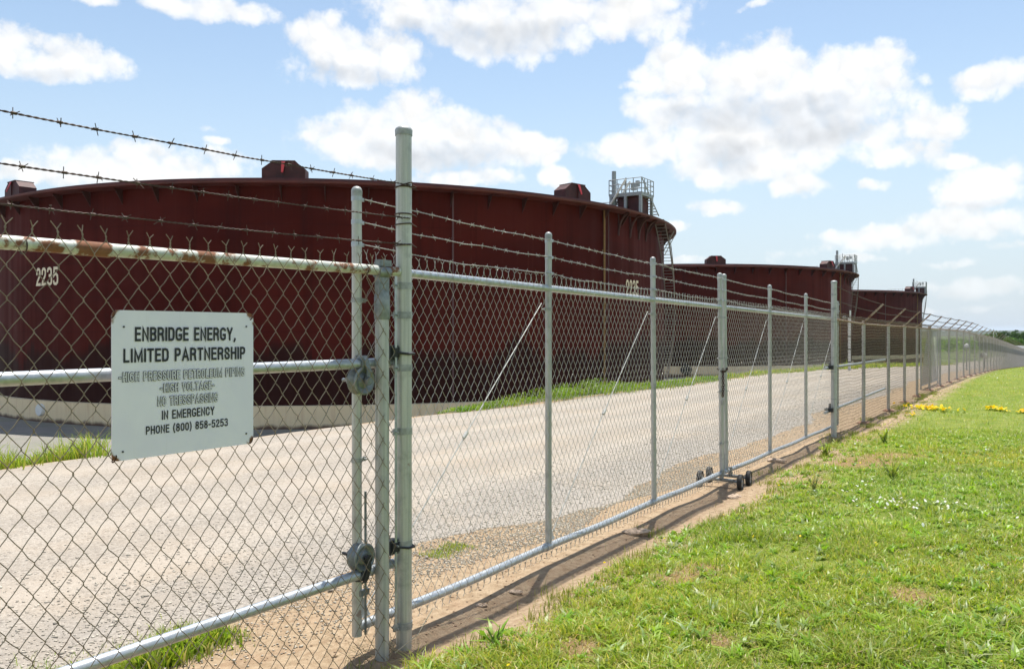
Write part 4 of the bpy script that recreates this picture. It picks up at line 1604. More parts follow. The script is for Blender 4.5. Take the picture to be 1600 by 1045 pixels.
t_s = on_line(1303, RL.A, RL.u)
b0 = RL.p(t_s, 0, 0)
ff = thing('chain_link_fence', 'long chain link fence with slanted barbed wire arms running to the horizon', 'fence', (b0.x, b0.y, far_base(t_s)))
pb = make_post(RL, t_s, 0, far_base(t_s) - 0.1, 3.15, 0.056, ff, M['post'])
for z in (2.86, 2.58, 2.31, 1.3, 0.75):
    band(RL, t_s, 0, z, 0.056, pb, 0.014, ear=-1)
posts_t = [on_line(px, RL.A, RL.u) for px in (1351.5, 1390, 1415, 1434.5)]
t_ = BEND
while t_ < 175:
    posts_t.append(t_)
    t_ += 3.4
ARM = 0.50
for i, t in enumerate(posts_t):
    zb_, zt_ = far_base(t), far_top(t)
    b = MB()
    b.tube([far_p(t, -0.03, zb_ - 0.1), far_p(t, -0.03, zt_ + 0.02)], 0.042 if i < 5 else 0.04, 10 if i < 8 else 6)
    po = b.build('post', M['post'], ff)
    b = MB()
    a_, e_ = far_p(t, -0.02, zt_ + 0.01), far_p(t + 0.0, 0.40, zt_ + 0.43)
    d = (e_ - a_).normalized()
    sx = (far_p(t + 0.1, 0, 0) - far_p(t, 0, 0)).normalized()
    up = sx.cross(d).normalized()
    b.box((a_ + e_) / 2, sx * 0.022, up * 0.02, (e_ - a_) * 0.5)
    b.lathe([(0.045, -0.06), (0.052, -0.05), (0.05, 0.0), (0.03, 0.03)], far_p(t, -0.03, zt_ + 0.01), k=8)
    b.build('outrigger_arm', M['armrust'], po)
    b = MB()
    b.lathe([(0.17, -0.06), (0.15, 0.03), (0.09, 0.06), (0.03, 0.065)], far_p(t, -0.03, zb_), k=9)
    b.build('footing', M['footing'], po)
b = MB()
tl = [t_s] + posts_t
b.tube([far_p(t, -0.03, far_top(t) - 0.04) for t in tl], 0.026, 8)
b.build('top_rail', M['armrust'], ff)
for (za, zb2) in ((1.375, 1.335), (0.49, 0.535)):
    b = MB()
    b.tube([RL.p(t_s - 0.35, -0.10, za), RL.p(t_s + 7.3, -0.10, zb2)], 0.03, 12)
    b.build('guide_rail', M['rail'], ff)
for zf in (1.36, 0.50):      # dark clamps that hold the guide rails to the thick post
    b = MB()
    c = RL.p(t_s + 0.11, -0.06, zf + 0.03)
    b.box(c, RL.U() * 0.05, RL.Fv() * 0.05, EZ * 0.03)
    b.box(c + EZ * 0.06, RL.U() * 0.02, RL.Fv() * 0.06, EZ * 0.05)
    b.tube([c - RL.Fv() * 0.12 - RL.U() * 0.12, c + RL.Fv() * 0.05 - RL.U() * 0.12], 0.03, 8)
    b.box(c - RL.U() * 0.22, RL.U() * 0.03, RL.Fv() * 0.07, EZ * 0.04)
    b.build('guide_clamp', M['castdark'], ff)
for i, f in enumerate((0.95, 0.55, 0.18)):
    pts = [RL.p(t_s, 0.06, (3.02, 2.74, 2.45)[i])]
    pts += [far_p(t, -0.02 + 0.42 * f, far_top(t) + 0.01 + 0.42 * f + 0.015) for t in posts_t]
    full = []
    for k_ in range(len(pts) - 1):
        for q in range(4):
            f_ = q / 4
            p = pts[k_].lerp(pts[k_ + 1], f_)
            p.z -= 4 * 0.03 * f_ * (1 - f_)
            full.append(p)
    full.append(pts[-1])
    barbed(full[:40], 0.0034, M['barb_old'], ff, 0.16, 0.06, 60 + i, False, 0.022)
    if len(full) > 40:
        b = MB()
        b.tube(full[39:], 0.007, 4, cap=False)
        b.build('barbed_wire', M['barb_old'], ff)


def diag_mesh(pf, t0, t1, zt, zb, dw, dh, r, off, mat_, parent):
    """chain link far away: crossing straight wires"""
    V_, F_ = [], []
    o = 0
    tilt = dw / dh
    n = int((t1 - t0) / dw)
    for s_, dpt in ((1, r), (-1, -r)):
        for i in range(n):
            ta = t0 + i * dw
            za, zb2 = zt(ta), zb(ta)
            run = (za - zb2) * tilt
            m_ = 4
            prev = None
            for k_ in range(m_ + 1):
                f = k_ / m_
                t = ta + s_ * run * f
                if t < t0 or t > t1:
                    t = min(max(t, t0), t1)
                zz = zb(t) + (zt(t) - zb(t)) * f
                c = pf(t, off + dpt, zz)
                nrm = (pf(t + 0.05, 0, 0) - pf(t, 0, 0)).normalized()
                fr = Vector((nrm.y, -nrm.x, 0))
                sd__ = (nrm * 1.0 - EZ * s_ * 0.7).normalized()
                V_ += [c + fr * r, c - fr * r * 0.5 + sd__ * r, c - fr * r * 0.5 - sd__ * r]
                if prev is not None:
                    for j in range(3):
                        j2 = (j + 1) % 3
                        F_.append((prev + j, prev + j2, o + j2, o + j))
                prev = o
                o += 3
    return np_mesh('chain_link_mesh', np.array([tuple(v) for v in V_]), [np.array(F_)], mat_, parent, smooth=True)


zig_mesh(RL, t_s + 0.06, BEND - 0.1, lambda t: far_top(t) + 0.05, lambda t: far_base(t) + 0.04, 0.104, 0.137, 0.0026, 0.03, M['wire_old'], ff, k=3, sub=1, jit=0.002, seed=41, top_y=0.05)
diag_mesh(far_p, BEND, 173, lambda t: far_top(t) + 0.05, lambda t: far_base(t) + 0.03, 0.12, 0.16, 0.0027, 0.03, M['wire_far'], ff)
# stored gate panel leaning behind the bend: doubled fabric that reads as a grey sheet
pg = thing('gate_panel', 'spare chain link gate panel with grey frame standing close behind the far fence', 'gate panel', tuple(far_p(31.5, -0.5, far_base(32))))
b = MB()
for t in (31.6, 34.3, 37.0):
    b.tube([far_p(t, -0.4, far_base(t) - 0.02), far_p(t, -0.4, far_base(t) + 2.4)], 0.03, 8)
for z in (0.15, 2.38):
    b.tube([far_p(t, -0.4, far_base(t) + z) for t in (31.6, 34.3, 37.0)], 0.026, 8)
b.build('frame', M['rail'], pg)
diag_mesh(far_p, 31.65, 36.95, lambda t: far_base(t) + 2.36, lambda t: far_base(t) + 0.16, 0.07, 0.09, 0.0034, -0.4, M['wire'], pg)

# ------------------------------------------------------------------ grass and weeds
def blades(P, h, w, lean, cols, seg=2, mat_=None):
    """curved tapering blades; P (n,3)"""
    n = len(P)
    a = rng.uniform(0, 2 * math.pi, n)
    side = np.stack([np.cos(a), np.sin(a), np.zeros(n)], -1)
    fa = a + math.pi / 2 + rng.normal(0, 0.5, n)
    fwd = np.stack([np.cos(fa), np.sin(fa), np.zeros(n)], -1)
    V_ = []
    lv = [0.0, 0.5, 1.0] if seg == 2 else [0.0, 1.0]
    for f in lv:
        c = P + fwd * (lean * h * f ** 1.8)[:, None]
        c[:, 2] += h * f * (1 - 0.35 * lean * f)
        ww = w * (1.0 if f == 0 else 0.85 if f < 1 else 0.0)
        if f < 1:
            V_ += [c - side * ww[:, None] / 2, c + side * ww[:, None] / 2]
        else:
            V_ += [c]
    k = len(V_)
    V_ = np.stack(V_, 1).reshape(-1, 3)
    o = (np.arange(n) * k)[:, None]
    if seg == 2:
        q = o + np.array([[0, 1, 3, 2]])
        t = o + np.array([[2, 3, 4]])
        F_ = [q, t]
    else:
        F_ = [o + np.array([[0, 1, 2]])]
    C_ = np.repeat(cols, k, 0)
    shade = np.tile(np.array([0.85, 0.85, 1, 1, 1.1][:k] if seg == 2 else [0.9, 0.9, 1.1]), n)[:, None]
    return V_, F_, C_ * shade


class Pile:
    def __init__(s):
        s.V, s.F4, s.F3, s.C, s.n = [], [], [], [], 0

    def add(s, V_, F_, C_):
        s.V.append(V_)
        s.C.append(C_)
        for f in F_:
            (s.F4 if f.shape[1] == 4 else s.F3).append(f + s.n)
        s.n += len(V_)

    def build(s, name, mat_, parent=None):
        Fl = []
        if s.F4:
            Fl.append(np.concatenate(s.F4))
        if s.F3:
            Fl.append(np.concatenate(s.F3))
        return np_mesh(name, np.concatenate(s.V), Fl, mat_, parent, col=np.concatenate(s.C))


def vnoise(x, y, sc, seed):
    r = np.random.default_rng(seed)
    o = np.zeros_like(x)
    for k in range(7):
        a = r.uniform(0, 6.28)
        f = sc * r.uniform(0.6, 1.9)
        o += np.sin((x * math.cos(a) + y * math.sin(a)) * f + r.uniform(0, 6.28) + 0.8 * np.sin((y * math.cos(a) - x * math.sin(a)) * f * 0.7))
    return o / 7 ** 0.5


def pick(n, pal, wts, var=0.2):
    pal = np.array(pal)
    c = pal[rng.choice(len(pal), n, p=np.array(wts) / sum(wts))]
    return c * rng.uniform(1 - var, 1 + var, (n, 1)) * rng.uniform(0.93, 1.07, (n, 3))


GP = [(0.235, 0.335, 0.034), (0.30, 0.385, 0.045), (0.37, 0.40, 0.065), (0.155, 0.255, 0.026), (0.50, 0.46, 0.16), (0.52, 0.43, 0.23)]
GW = [5, 6, 4.2, 2, 1.8, 0.9]


def lawn_edge(s):
    return -0.62 - 0.16 * np.sin(s * 1.3 + 0.6) - 0.10 * np.sin(s * 3.1) - 0.06 * np.sin(s * 7.7 + 2) + 0.28 * sst(s, 4, 14) + 0.2 * np.exp(-((s - 0.3) / 1.9) ** 2)


def lawn_points(n, r0, r1, pw, azmin=-16, azmax=46):
    u = rng.random(n) ** pw
    r = r0 + (r1 - r0) * u
    a = np.radians(rng.uniform(azmin, azmax, n))
    x, y = np.sin(a) * r, np.cos(a) * r
    s, nn_ = sn(x, y)
    bend = np.where(s > BEND, (s - BEND) * math.tan(R_(33.75) - TH), 0)
    nn_ = nn_ + bend
    ed = lawn_edge(s)
    pr = sst(ed - nn_, -0.10, 0.28)
    bare = vnoise(x, y, 1.7, 5) > 1.55
    thin = np.zeros(n)
    for (bx, by, br) in BARE:
        thin = np.maximum(thin, 0.8 * np.exp(-(((x - bx) ** 2 + (0.75 * (y - by)) ** 2) / (br * 0.85) ** 2) ** 2))
    pr = pr * (1 - thin)
    keep = (rng.random(n) < pr) & (~(bare & (rng.random(n) < 0.8)))
    return x[keep], y[keep]


def patch_col(x, y, c):
    """large areas of yellower and greener turf"""
    v = vnoise(x, y, 0.9, 11)[:, None]
    v2 = vnoise(x, y, 3.4, 12)[:, None]
    return c * (1 + 0.10 * v2) * np.where(v > 0, 1 + v * np.array([[0.16, 0.05, 0.02]]), 1 + v * np.array([[0.10, 0.03, -0.03]]))


lawn = Pile()
for (n, r0, r1, pw, h, w, seg) in ((125000, 3.6, 9.0, 0.95, 0.058, 0.0078, 2), (150000, 8.5, 20, 0.9, 0.062, 0.0098, 2), (110000, 19, 48, 0.85, 0.07, 0.014, 1), (60000, 45, 150, 0.8, 0.09, 0.03, 1)):
    x, y = lawn_points(n, r0, r1, pw)
    n = len(x)
    P = np.stack([x, y, gz(x, y) - 0.004], -1)
    cl = np.exp(0.40 * vnoise(x, y, 6.0, 21) + 0.22 * vnoise(x, y, 15.0, 22))
    hh = h * cl * rng.uniform(0.45, 1.35, n)
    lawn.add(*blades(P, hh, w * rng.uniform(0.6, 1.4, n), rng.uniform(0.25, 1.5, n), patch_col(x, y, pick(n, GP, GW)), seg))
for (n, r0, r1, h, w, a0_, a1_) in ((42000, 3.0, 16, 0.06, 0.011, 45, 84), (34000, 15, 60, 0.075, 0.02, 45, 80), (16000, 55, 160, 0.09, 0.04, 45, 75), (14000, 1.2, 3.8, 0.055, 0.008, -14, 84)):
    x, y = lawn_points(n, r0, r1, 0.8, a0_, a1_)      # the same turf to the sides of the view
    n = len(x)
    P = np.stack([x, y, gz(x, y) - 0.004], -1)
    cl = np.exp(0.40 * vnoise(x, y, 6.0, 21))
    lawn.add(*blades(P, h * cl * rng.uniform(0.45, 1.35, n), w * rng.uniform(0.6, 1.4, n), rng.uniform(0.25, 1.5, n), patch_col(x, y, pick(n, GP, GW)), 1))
# broad leaved weeds in rosettes
x, y = lawn_points(4600, 3.8, 18, 0.95)
k = 9
n = len(x)
xx = np.repeat(x, k) + rng.normal(0, 0.016, n * k)
yy = np.repeat(y, k) + rng.normal(0, 0.016, n * k)
P = np.stack([xx, yy, gz(xx, yy)], -1)
lawn.add(*blades(P, rng.uniform(0.035, 0.10, n * k) * np.repeat(rng.uniform(0.6, 1.3, n), k), rng.uniform(0.012, 0.026, n * k), rng.uniform(0.7, 1.5, n * k),
                 np.repeat(pick(n, [(0.22, 0.36, 0.035), (0.29, 0.41, 0.05), (0.34, 0.41, 0.18), (0.18, 0.30, 0.05)], [3, 3, 1.4, 1]), k, 0)))
# dead thatch in and round the worn spots
tx, ty = [], []
for (bx, by, br) in BARE:
    k = int(900 * br)
    tx.append(bx + rng.normal(0, br * 0.7, k))
    ty.append(by + rng.normal(0, br * 0.9, k))
x, y = np.concatenate(tx), np.concatenate(ty)
x2, y2 = lawn_points(16000, 3.8, 24, 0.9)
x, y = np.concatenate([x, x2]), np.concatenate([y, y2])
n = len(x)
P = np.stack([x, y, gz(x, y)], -1)
lawn.add(*blades(P, rng.uniform(0.015, 0.06, n), rng.uniform(0.003, 0.006, n), rng.uniform(0.8, 2.2, n), pick(n, [(0.46, 0.36, 0.20), (0.38, 0.27, 0.14), (0.55, 0.47, 0.28)], [2, 1, 1])))
# taller seeding stems
x, y = lawn_points(1700, 3.8, 26, 0.8)
n = len(x)
P = np.stack([x, y, gz(x, y)], -1)
lawn.add(*blades(P, rng.uniform(0.12, 0.26, n), rng.uniform(0.003, 0.0055, n), rng.uniform(0.1, 0.5, n), pick(n, [(0.20, 0.26, 0.05), (0.40, 0.36, 0.14), (0.16, 0.24, 0.03)], [2, 1.5, 2])))
# thin yellowish fringe at the edge of the dirt
n = 15000
s_ = rng.uniform(-3, 30, n)
nn_ = lawn_edge(s_) + np.abs(rng.normal(0, 0.15, n)) - 0.10
x, y = W2(s_, nn_)
P = np.stack([x, y, gz(x, y)], -1)
clm = vnoise(x, y, 5, 31) > 0.0
P = P[clm]
n = len(P)
lawn.add(*blades(P, rng.uniform(0.03, 0.12, n), rng.uniform(0.003, 0.006, n), rng.uniform(0.05, 0.6, n), pick(n, [(0.26, 0.29, 0.05), (0.34, 0.32, 0.09), (0.17, 0.23, 0.035)], [2, 1.5, 2])))
# verges beyond the road and the tufts behind the fence
def verge(n, s0, s1, nc, nw, h, w, th=-9, seed=41):
    s_ = rng.uniform(s0, s1, n)
    nn_ = nc + rng.normal(0, nw, n)
    x, y = W2(s_, nn_)
    kp = vnoise(x, y, 2.2, seed) > th
    x, y = x[kp], y[kp]
    m = len(x)
    P = np.stack([x, y, gz(x, y)], -1)
    lawn.add(*blades(P, h * rng.uniform(0.4, 1.4, m) * np.exp(0.35 * vnoise(x, y, 4, 44)), w * rng.uniform(0.6, 1.3, m), rng.uniform(0.15, 0.8, m), pick(m, GP, [4, 6, 3, 3, 1.5, 0.6]), 2))


verge(20000, -14, 4.2, 11.25, 0.5, 0.30, 0.018, -0.8)
verge(9500, -2.1, -0.62, 1.24, 0.16, 0.06, 0.0055)
verge(1500, -1.35, -0.75, 1.08, 0.08, 0.11, 0.018, -0.6)
verge(900, 1.75, 2.25, 1.22, 0.09, 0.04, 0.006)
verge(12000, 26, 75, 10.3, 0.6, 0.22, 0.03, -0.6)
verge(12000, 60, 150, 9.8, 0.9, 0.3, 0.07, -0.8)
verge(700, 2.5, 12, 1.3, 0.5, 0.03, 0.004, 0.9)
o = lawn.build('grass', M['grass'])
tag(o, 'bright green rough lawn and verge grass along the fence', 'grass', kind='stuff')

# tall leafy weeds on the road edge in front of the nearest tank
wd = Pile()
n = 260
s_ = 14.5 + 20 * rng.random(n)
nn_ = 10.45 - 0.9 * sst(s_, 12, 30) + rng.normal(0.15, 0.28, n)
hs = (0.13 + 0.44 * np.exp(-((s_ - 21.5) / 3.0) ** 2) + 0.10 * sst(s_, 14, 18)) * rng.uniform(0.4, 1.25, n)
for i in range(n):
    k = 56
    bx, by = W2(s_[i], nn_[i])
    f = rng.random(k) ** 0.7
    px_ = bx + rng.normal(0, 0.10 + 0.12 * hs[i], k)
    py_ = by + rng.normal(0, 0.10 + 0.12 * hs[i], k)
    P = np.stack([px_, py_, gz(px_, py_) + f * hs[i] * 0.85], -1)
    c = pick(1, [(0.17, 0.28, 0.03), (0.23, 0.34, 0.035), (0.13, 0.23, 0.025), (0.28, 0.34, 0.05)], [3, 3, 2, 1])
    wd.add(*blades(P, rng.uniform(0.05, 0.12, k), rng.uniform(0.014, 0.03, k), rng.uniform(0.3, 1.2, k), np.repeat(c, k, 0) * rng.uniform(0.75, 1.25, (k, 1))))
o = wd.build('weeds', M['grass'])
tag(o, 'bank of tall leafy green weeds at the far road edge below the tank', 'weeds', kind='stuff')


def weed_plant(px, py, h, nst, lw, label, pal, spread=0.5, k=18, lf=(0.18, 0.5)):
    """one leafy weed standing on the ground at photo spot px, py"""
    d = Vector(((px - CX) / FPX, 1, (HY - py) / FPX))
    t = 3.0
    for _ in range(4000):
        p = d * t
        if p.z + EYE <= float(gz(p.x, p.y)):
            break
        t += 0.01 + t * 0.002
    x0_, y0_ = p.x, p.y
    z0_ = float(gz(x0_, y0_))
    r = thing('weed_plant', label, 'plant', (x0_, y0_, z0_), 'leafy weeds standing in the lawn')
    pl = Pile()
    b = MB()
    for i in range(nst):
        a = rng.uniform(0, 6.28)
        ln = rng.uniform(0.1, spread)
        hh = h * rng.uniform(0.6, 1.1)
        pts = [Vector((x0_ + math.cos(a) * ln * hh * f ** 1.3, y0_ + math.sin(a) * ln * hh * f ** 1.3, z0_ + hh * f)) for f in np.linspace(0, 1, 5)]
        b.tube(pts, [0.005, 0.0045, 0.004, 0.003, 0.0015], 5)
        f = rng.uniform(0.0, 1, k)
        P = np.stack([x0_ + math.cos(a) * ln * hh * f ** 1.3 + rng.normal(0, 0.01, k), y0_ + math.sin(a) * ln * hh * f ** 1.3 + rng.normal(0, 0.01, k), z0_ + hh * f * 0.92], -1)
        pl.add(*blades(P, h * rng.uniform(lf[0], lf[1], k), lw * rng.uniform(0.5, 1.3, k), rng.uniform(0.5, 1.9, k), pick(k, pal, [1] * len(pal))))
    pl.build('foliage', M['grass'], r)
    b.build('stem', plain('weed stem', (0.14, 0.2, 0.05), 0.7), r)
    return r, (x0_, y0_, z0_)


DG = [(0.10, 0.20, 0.022), (0.14, 0.25, 0.03), (0.19, 0.30, 0.04)]
LG = [(0.18, 0.33, 0.03), (0.25, 0.38, 0.05)]
weed_plant(775, 1012, 0.15, 5, 0.026, 'broad leaved green weed at the bottom edge of the lawn nearest the terminal post', LG, 0.9, 4, (0.5, 1.0))
weed_plant(1289, 713, 0.24, 12, 0.022, 'bushy dark green weed at the foot of the thick fence post', GP[:3], 1.3, 11)
weed_plant(1381, 694, 0.32, 7, 0.02, 'upright dark green weed standing alone in the lawn beyond the thick post', GP[:3], 0.8, 9)
weed_plant(1272, 768, 0.22, 10, 0.006, 'dry brown grassy tuft in the lawn near the gate wheels', [(0.42, 0.34, 0.17), (0.36, 0.33, 0.12)], 0.5, 9)
weed_plant(1395, 752, 0.26, 14, 0.010, 'clump of long thin green grass right of the thick post', GP[:3], 1.0, 9)


# ------------------------------------------------------------------ flowers
def discs(P, r, col, tilt=0.5):
    n = len(P)
    k = 6
    a = (np.arange(k) * 2 * math.pi / k)[None, :] + rng.uniform(0, 1, (n, 1))
    nx, ny = rng.normal(0, tilt, n), rng.normal(0, tilt, n)
    vx = r[:, None] * np.cos(a)
    vy = r[:, None] * np.sin(a)
    vz = -(nx[:, None] * vx + ny[:, None] * vy)
    V_ = np.stack([P[:, 0:1] + vx, P[:, 1:2] + vy, P[:, 2:3] + vz], -1)
    cen = P.copy()
    cen[:, 2] += r * 0.35
    V_ = np.concatenate([V_, cen[:, None]], 1).reshape(-1, 3)
    o = (np.arange(n) * (k + 1))[:, None, None]
    f = np.array([[i, (i + 1) % k, k] for i in range(k)])[None]
    return V_, [(o + f).reshape(-1, 3)], np.repeat(col, k + 1, 0)


for (px, py, rx, ry, n, label) in ((1455, 641, 0.36, 1.1, 110, 'largest yellow wildflower patch in the lawn, nearest the fence'),
                                   (1558, 642, 0.21, 0.7, 40, 'small yellow wildflower patch well out in the lawn'),
                                   (1600, 646, 0.16, 0.7, 25, 'yellow wildflower patch at the far right edge of the lawn'),
                                   (1424, 651, 0.13, 0.4, 7, 'few pale yellow wildflowers beside the largest yellow patch')):
    x0_, y0_, z0_ = ground_at(px, py)
    r = thing('wildflower_patch', label, 'flowers', (x0_, y0_, z0_), 'yellow wildflower patches in the lawn')
    a = rng.uniform(0, 6.28, n)
    q = np.abs(rng.normal(0, 0.62, n))
    xx, yy = x0_ + rx * q * np.cos(a), y0_ + ry * q * np.sin(a)
    hh = rng.uniform(0.05, 0.11, n)
    P = np.stack([xx, yy, gz(xx, yy) + hh], -1)
    pl = Pile()
    pl.add(*discs(P, rng.uniform(0.028, 0.05, n), pick(n, [(0.80, 0.56, 0.01), (0.85, 0.65, 0.03), (0.75, 0.45, 0.01)], [3, 2, 1], 0.1)))
    pl.build('blossoms', M['petal'], r)
    pl = Pile()
    k = 5
    xx, yy = np.repeat(xx, k) + rng.normal(0, 0.03, n * k), np.repeat(yy, k) + rng.normal(0, 0.03, n * k)
    P = np.stack([xx, yy, gz(xx, yy)], -1)
    pl.add(*blades(P, np.repeat(hh, k) * rng.uniform(0.5, 1, n * k), np.full(n * k, 0.012), rng.uniform(0, 0.5, n * k), pick(n * k, GP[:3], [1, 1, 1])))
    pl.build('foliage', M['grass'], r)
fl_ = Pile()
x, y = lawn_points(900, 6, 60, 0.8)
n = len(x)
kp = (vnoise(x, y, 0.8, 77) > 0.0)
x, y = x[kp], y[kp]
for (px, py, k) in ((1410, 800, 26), (1390, 793, 14), (1470, 802, 16), (1365, 765, 12), (1330, 775, 8)):
    a_ = ground_at(px, py)
    x = np.concatenate([x, a_[0] + rng.normal(0, 0.16, k)])
    y = np.concatenate([y, a_[1] + rng.normal(0, 0.16, k)])
n = len(x)
P = np.stack([x, y, gz(x, y) + rng.uniform(0.05, 0.12, n)], -1)
fl_.add(*discs(P, rng.uniform(0.007, 0.013, n) * (1 + np.hypot(x, y) / 40), pick(n, [(0.75, 0.75, 0.70), (0.72, 0.62, 0.68)], [4, 1], 0.1)))
x, y = lawn_points(110, 4, 22, 0.8)
n = len(x)
P = np.stack([x, y, gz(x, y) + rng.uniform(0.04, 0.08, n)], -1)
fl_.add(*discs(P, rng.uniform(0.007, 0.012, n), pick(n, [(0.80, 0.62, 0.02)], [1], 0.1)))
o = fl_.build('small_flowers', M['petal'])
tag(o, 'tiny white and yellow flowers sprinkled through the lawn', 'flowers', kind='stuff')

# ------------------------------------------------------------------ small things on the ground
def rock(px, py, r, label, sx=1.5):
    x0_, y0_, z0_ = ground_at(px, py)
    b = MB()
    k, m_ = 12, 7
    rg = np.random.default_rng(int(px))
    ph = rg.uniform(0, 6.28, 6)
    vs, fs = [], []
    for i in range(m_ + 1):
        th = math.pi * i / m_
        for j in range(k):
            a = 2 * math.pi * j / k
            rr = r * (1 + 0.18 * math.sin(2 * a + ph[0]) + 0.13 * math.sin(3 * a + 2 * th + ph[1]) + 0.1 * math.sin(4 * th + ph[2]) + rg.normal(0, 0.05))
            vs.append((x0_ + rr * sx * math.sin(th) * math.cos(a), y0_ + rr * math.sin(th) * math.sin(a), z0_ + r * 0.25 + rr * 0.55 * math.cos(th)))
    for i in range(m_):
        for j in range(k):
            fs.append((i * k + j, (i + 1) * k + j, (i + 1) * k + (j + 1) % k, i * k + (j + 1) % k))
    b.add(vs, fs)
    o = b.build('rock', M['stone'], None, smooth=False)
    return tag(o, label, 'rock', 'loose rocks on the sandy strip')


rock(995, 835, 0.075, 'largest flat tan rock lying on the sandy strip by the lawn edge', 1.7)
rock(806, 927, 0.035, 'small tan rock in the worn rut in front of the gate')
rock(753, 948, 0.026, 'small dark rock nearest the terminal post on the sandy strip')
rock(1148, 778, 0.06, 'pale rock on the dirt just below the gate wheels')
rock(1213, 722, 0.07, 'brown rock in the dirt rut between the gate wheels and the thick post', 2.2)
b = MB()
x0_, y0_, z0_ = ground_at(612, 1022)
for i in range(46):
    a = rng.uniform(0, 6.28)
    L_ = rng.uniform(0.05, 0.2)
    o_ = Vector((x0_ + rng.normal(0, 0.10), y0_ + rng.normal(0, 0.07), 0))
    pts = [Vector((o_.x + math.cos(a) * L_ * f, o_.y + math.sin(a) * L_ * f, float(gz(o_.x, o_.y)) + 0.008 + 0.07 * rng.random() * f)) for f in (0, 0.5, 1)]
    b.tube(pts, 0.0018, 4)
for i in range(520):
    a = rng.uniform(0, 6.28)
    L_ = rng.uniform(0.02, 0.09)
    qx, qy = W2(-2.5 + 18 * rng.random() ** 1.3, rng.uniform(-0.75, 0.5))
    qz = float(gz(qx, qy))
    b.tube([Vector((qx + math.cos(a) * L_ * f, qy + math.sin(a) * L_ * f, qz + 0.006 + 0.02 * rng.random() * f)) for f in (0, 1)], rng.uniform(0.001, 0.0022), 3)
o = b.build('straw', plain('dry straw', (0.42, 0.33, 0.2), 0.9))
tag(o, 'dead straw and twigs on the sandy strip, thickest at the foot of the terminal post', 'straw', kind='stuff')
o = MB()
p = LF.p(0.0, 0.1, 0)
o.tube([LF.p(-0.14, 0.05, 0.07), LF.p(0.0, 0.12, 0.16), LF.p(0.13, 0.14, 0.30)], 0.003, 5)
tag(o.build('dry_stalk', plain('dry stalk', (0.62, 0.54, 0.40), 0.8)), 'single pale dry stalk leaning on the thick terminal post near the ground', 'stalk')

# red marker stake in front of the tank
x0_, y0_, z0_ = ground_at(715, 641)
r = thing('marker_stake', 'thin red marker stake on the far road edge beside the weeds', 'stake', (x0_, y0_, z0_))
b = MB()
b.tube([(x0_, y0_, z0_ - 0.1), (x0_, y0_, z0_ + 0.62)], 0.022, 8)
b.build('shaft', M['redpaint'], r)
b = MB()
b.lathe([(0.03, 0.0), (0.034, 0.01), (0.034, 0.05), (0.02, 0.07), (0.001, 0.075)], (x0_, y0_, z0_ + 0.60), k=10)
b.build('cap', M['streak_cap_red'], r)

# pale standpipe with a lamp head seen past the thick post
m_ = (1327 - CX) / FPX
ypos = 58.0
x0_, z0_ = m_ * ypos, float(gz(m_ * ypos, ypos))
zt_ = EYE + (HY - 496) / FPX * ypos
r = thing('lamp_post', 'thin white post with a small lamp head beyond the road, behind the thick post', 'lamp post', (x0_, ypos, z0_))
b = MB()
b.tube([(x0_, ypos, z0_ - 0.2), (x0_, ypos, zt_)], 0.10, 10)
b.build('pole', M['whitepaint'], r)
b = MB()
b.tube([(x0_, ypos, zt_ - 0.06), (x0_ - 0.30, ypos, zt_)], 0.05, 8)
b.lathe([(0.001, -0.1), (0.10, -0.1), (0.15, 0.02), (0.1, 0.1), (0.001, 0.12)], (x0_ - 0.36, ypos, zt_), k=14)
b.build('lamp_head', M['steelrail'], r)
for q in range(3):
    b = MB()
    b.lathe([(0.103, -0.04), (0.115, -0.04), (0.115, 0.04), (0.103, 0.04)], (x0_, ypos, z0_ + 0.6 + q * 0.9), k=12, close=True)
    b.build('collar', M['castdark'], r)
# equipment beyond the far fence
for (px, py, yp, label, dark) in ((1510.5, 541, 62.0, 'small white domed marker on a stake behind the far fence', False), (1538.5, 555, 74.0, 'dark pipe end with a white cap low behind the far fence', True)):
    x0_ = (px - CX) / FPX * yp
    z1 = EYE + (HY - py) / FPX * yp
    z0_ = min(float(gz(x0_, yp)), z1 - 0.3)
    r = thing('pipeline_marker', label, 'marker', (x0_, yp, z0_))
    b = MB()
    b.tube([(x0_, yp, z0_ - 0.2), (x0_, yp, z1)], 0.05, 8)
    b.build('post', M['castdark'] if dark else M['steelrail'], r)
    b = MB()
    if dark:
        b.tube([(x0_ - 0.34, yp, z1), (x0_ + 0.26, yp + 0.2, z1 - 0.1)], 0.2, 12)
        b.build('pipe_end', M['castdark'], r)
        b = MB()
        b.tube([(x0_ - 0.14, yp, z1 + 0.02), (x0_ + 0.1, yp + 0.1, z1 - 0.02)], 0.23, 12)
        b.build('cap', M['whitepaint'], r)
    else:
        b.lathe([(0.22, -0.12), (0.23, 0.0), (0.16, 0.1), (0.02, 0.25)], (x0_, yp, z1), k=14)
        b.build('cap', M['whitepaint'], r)

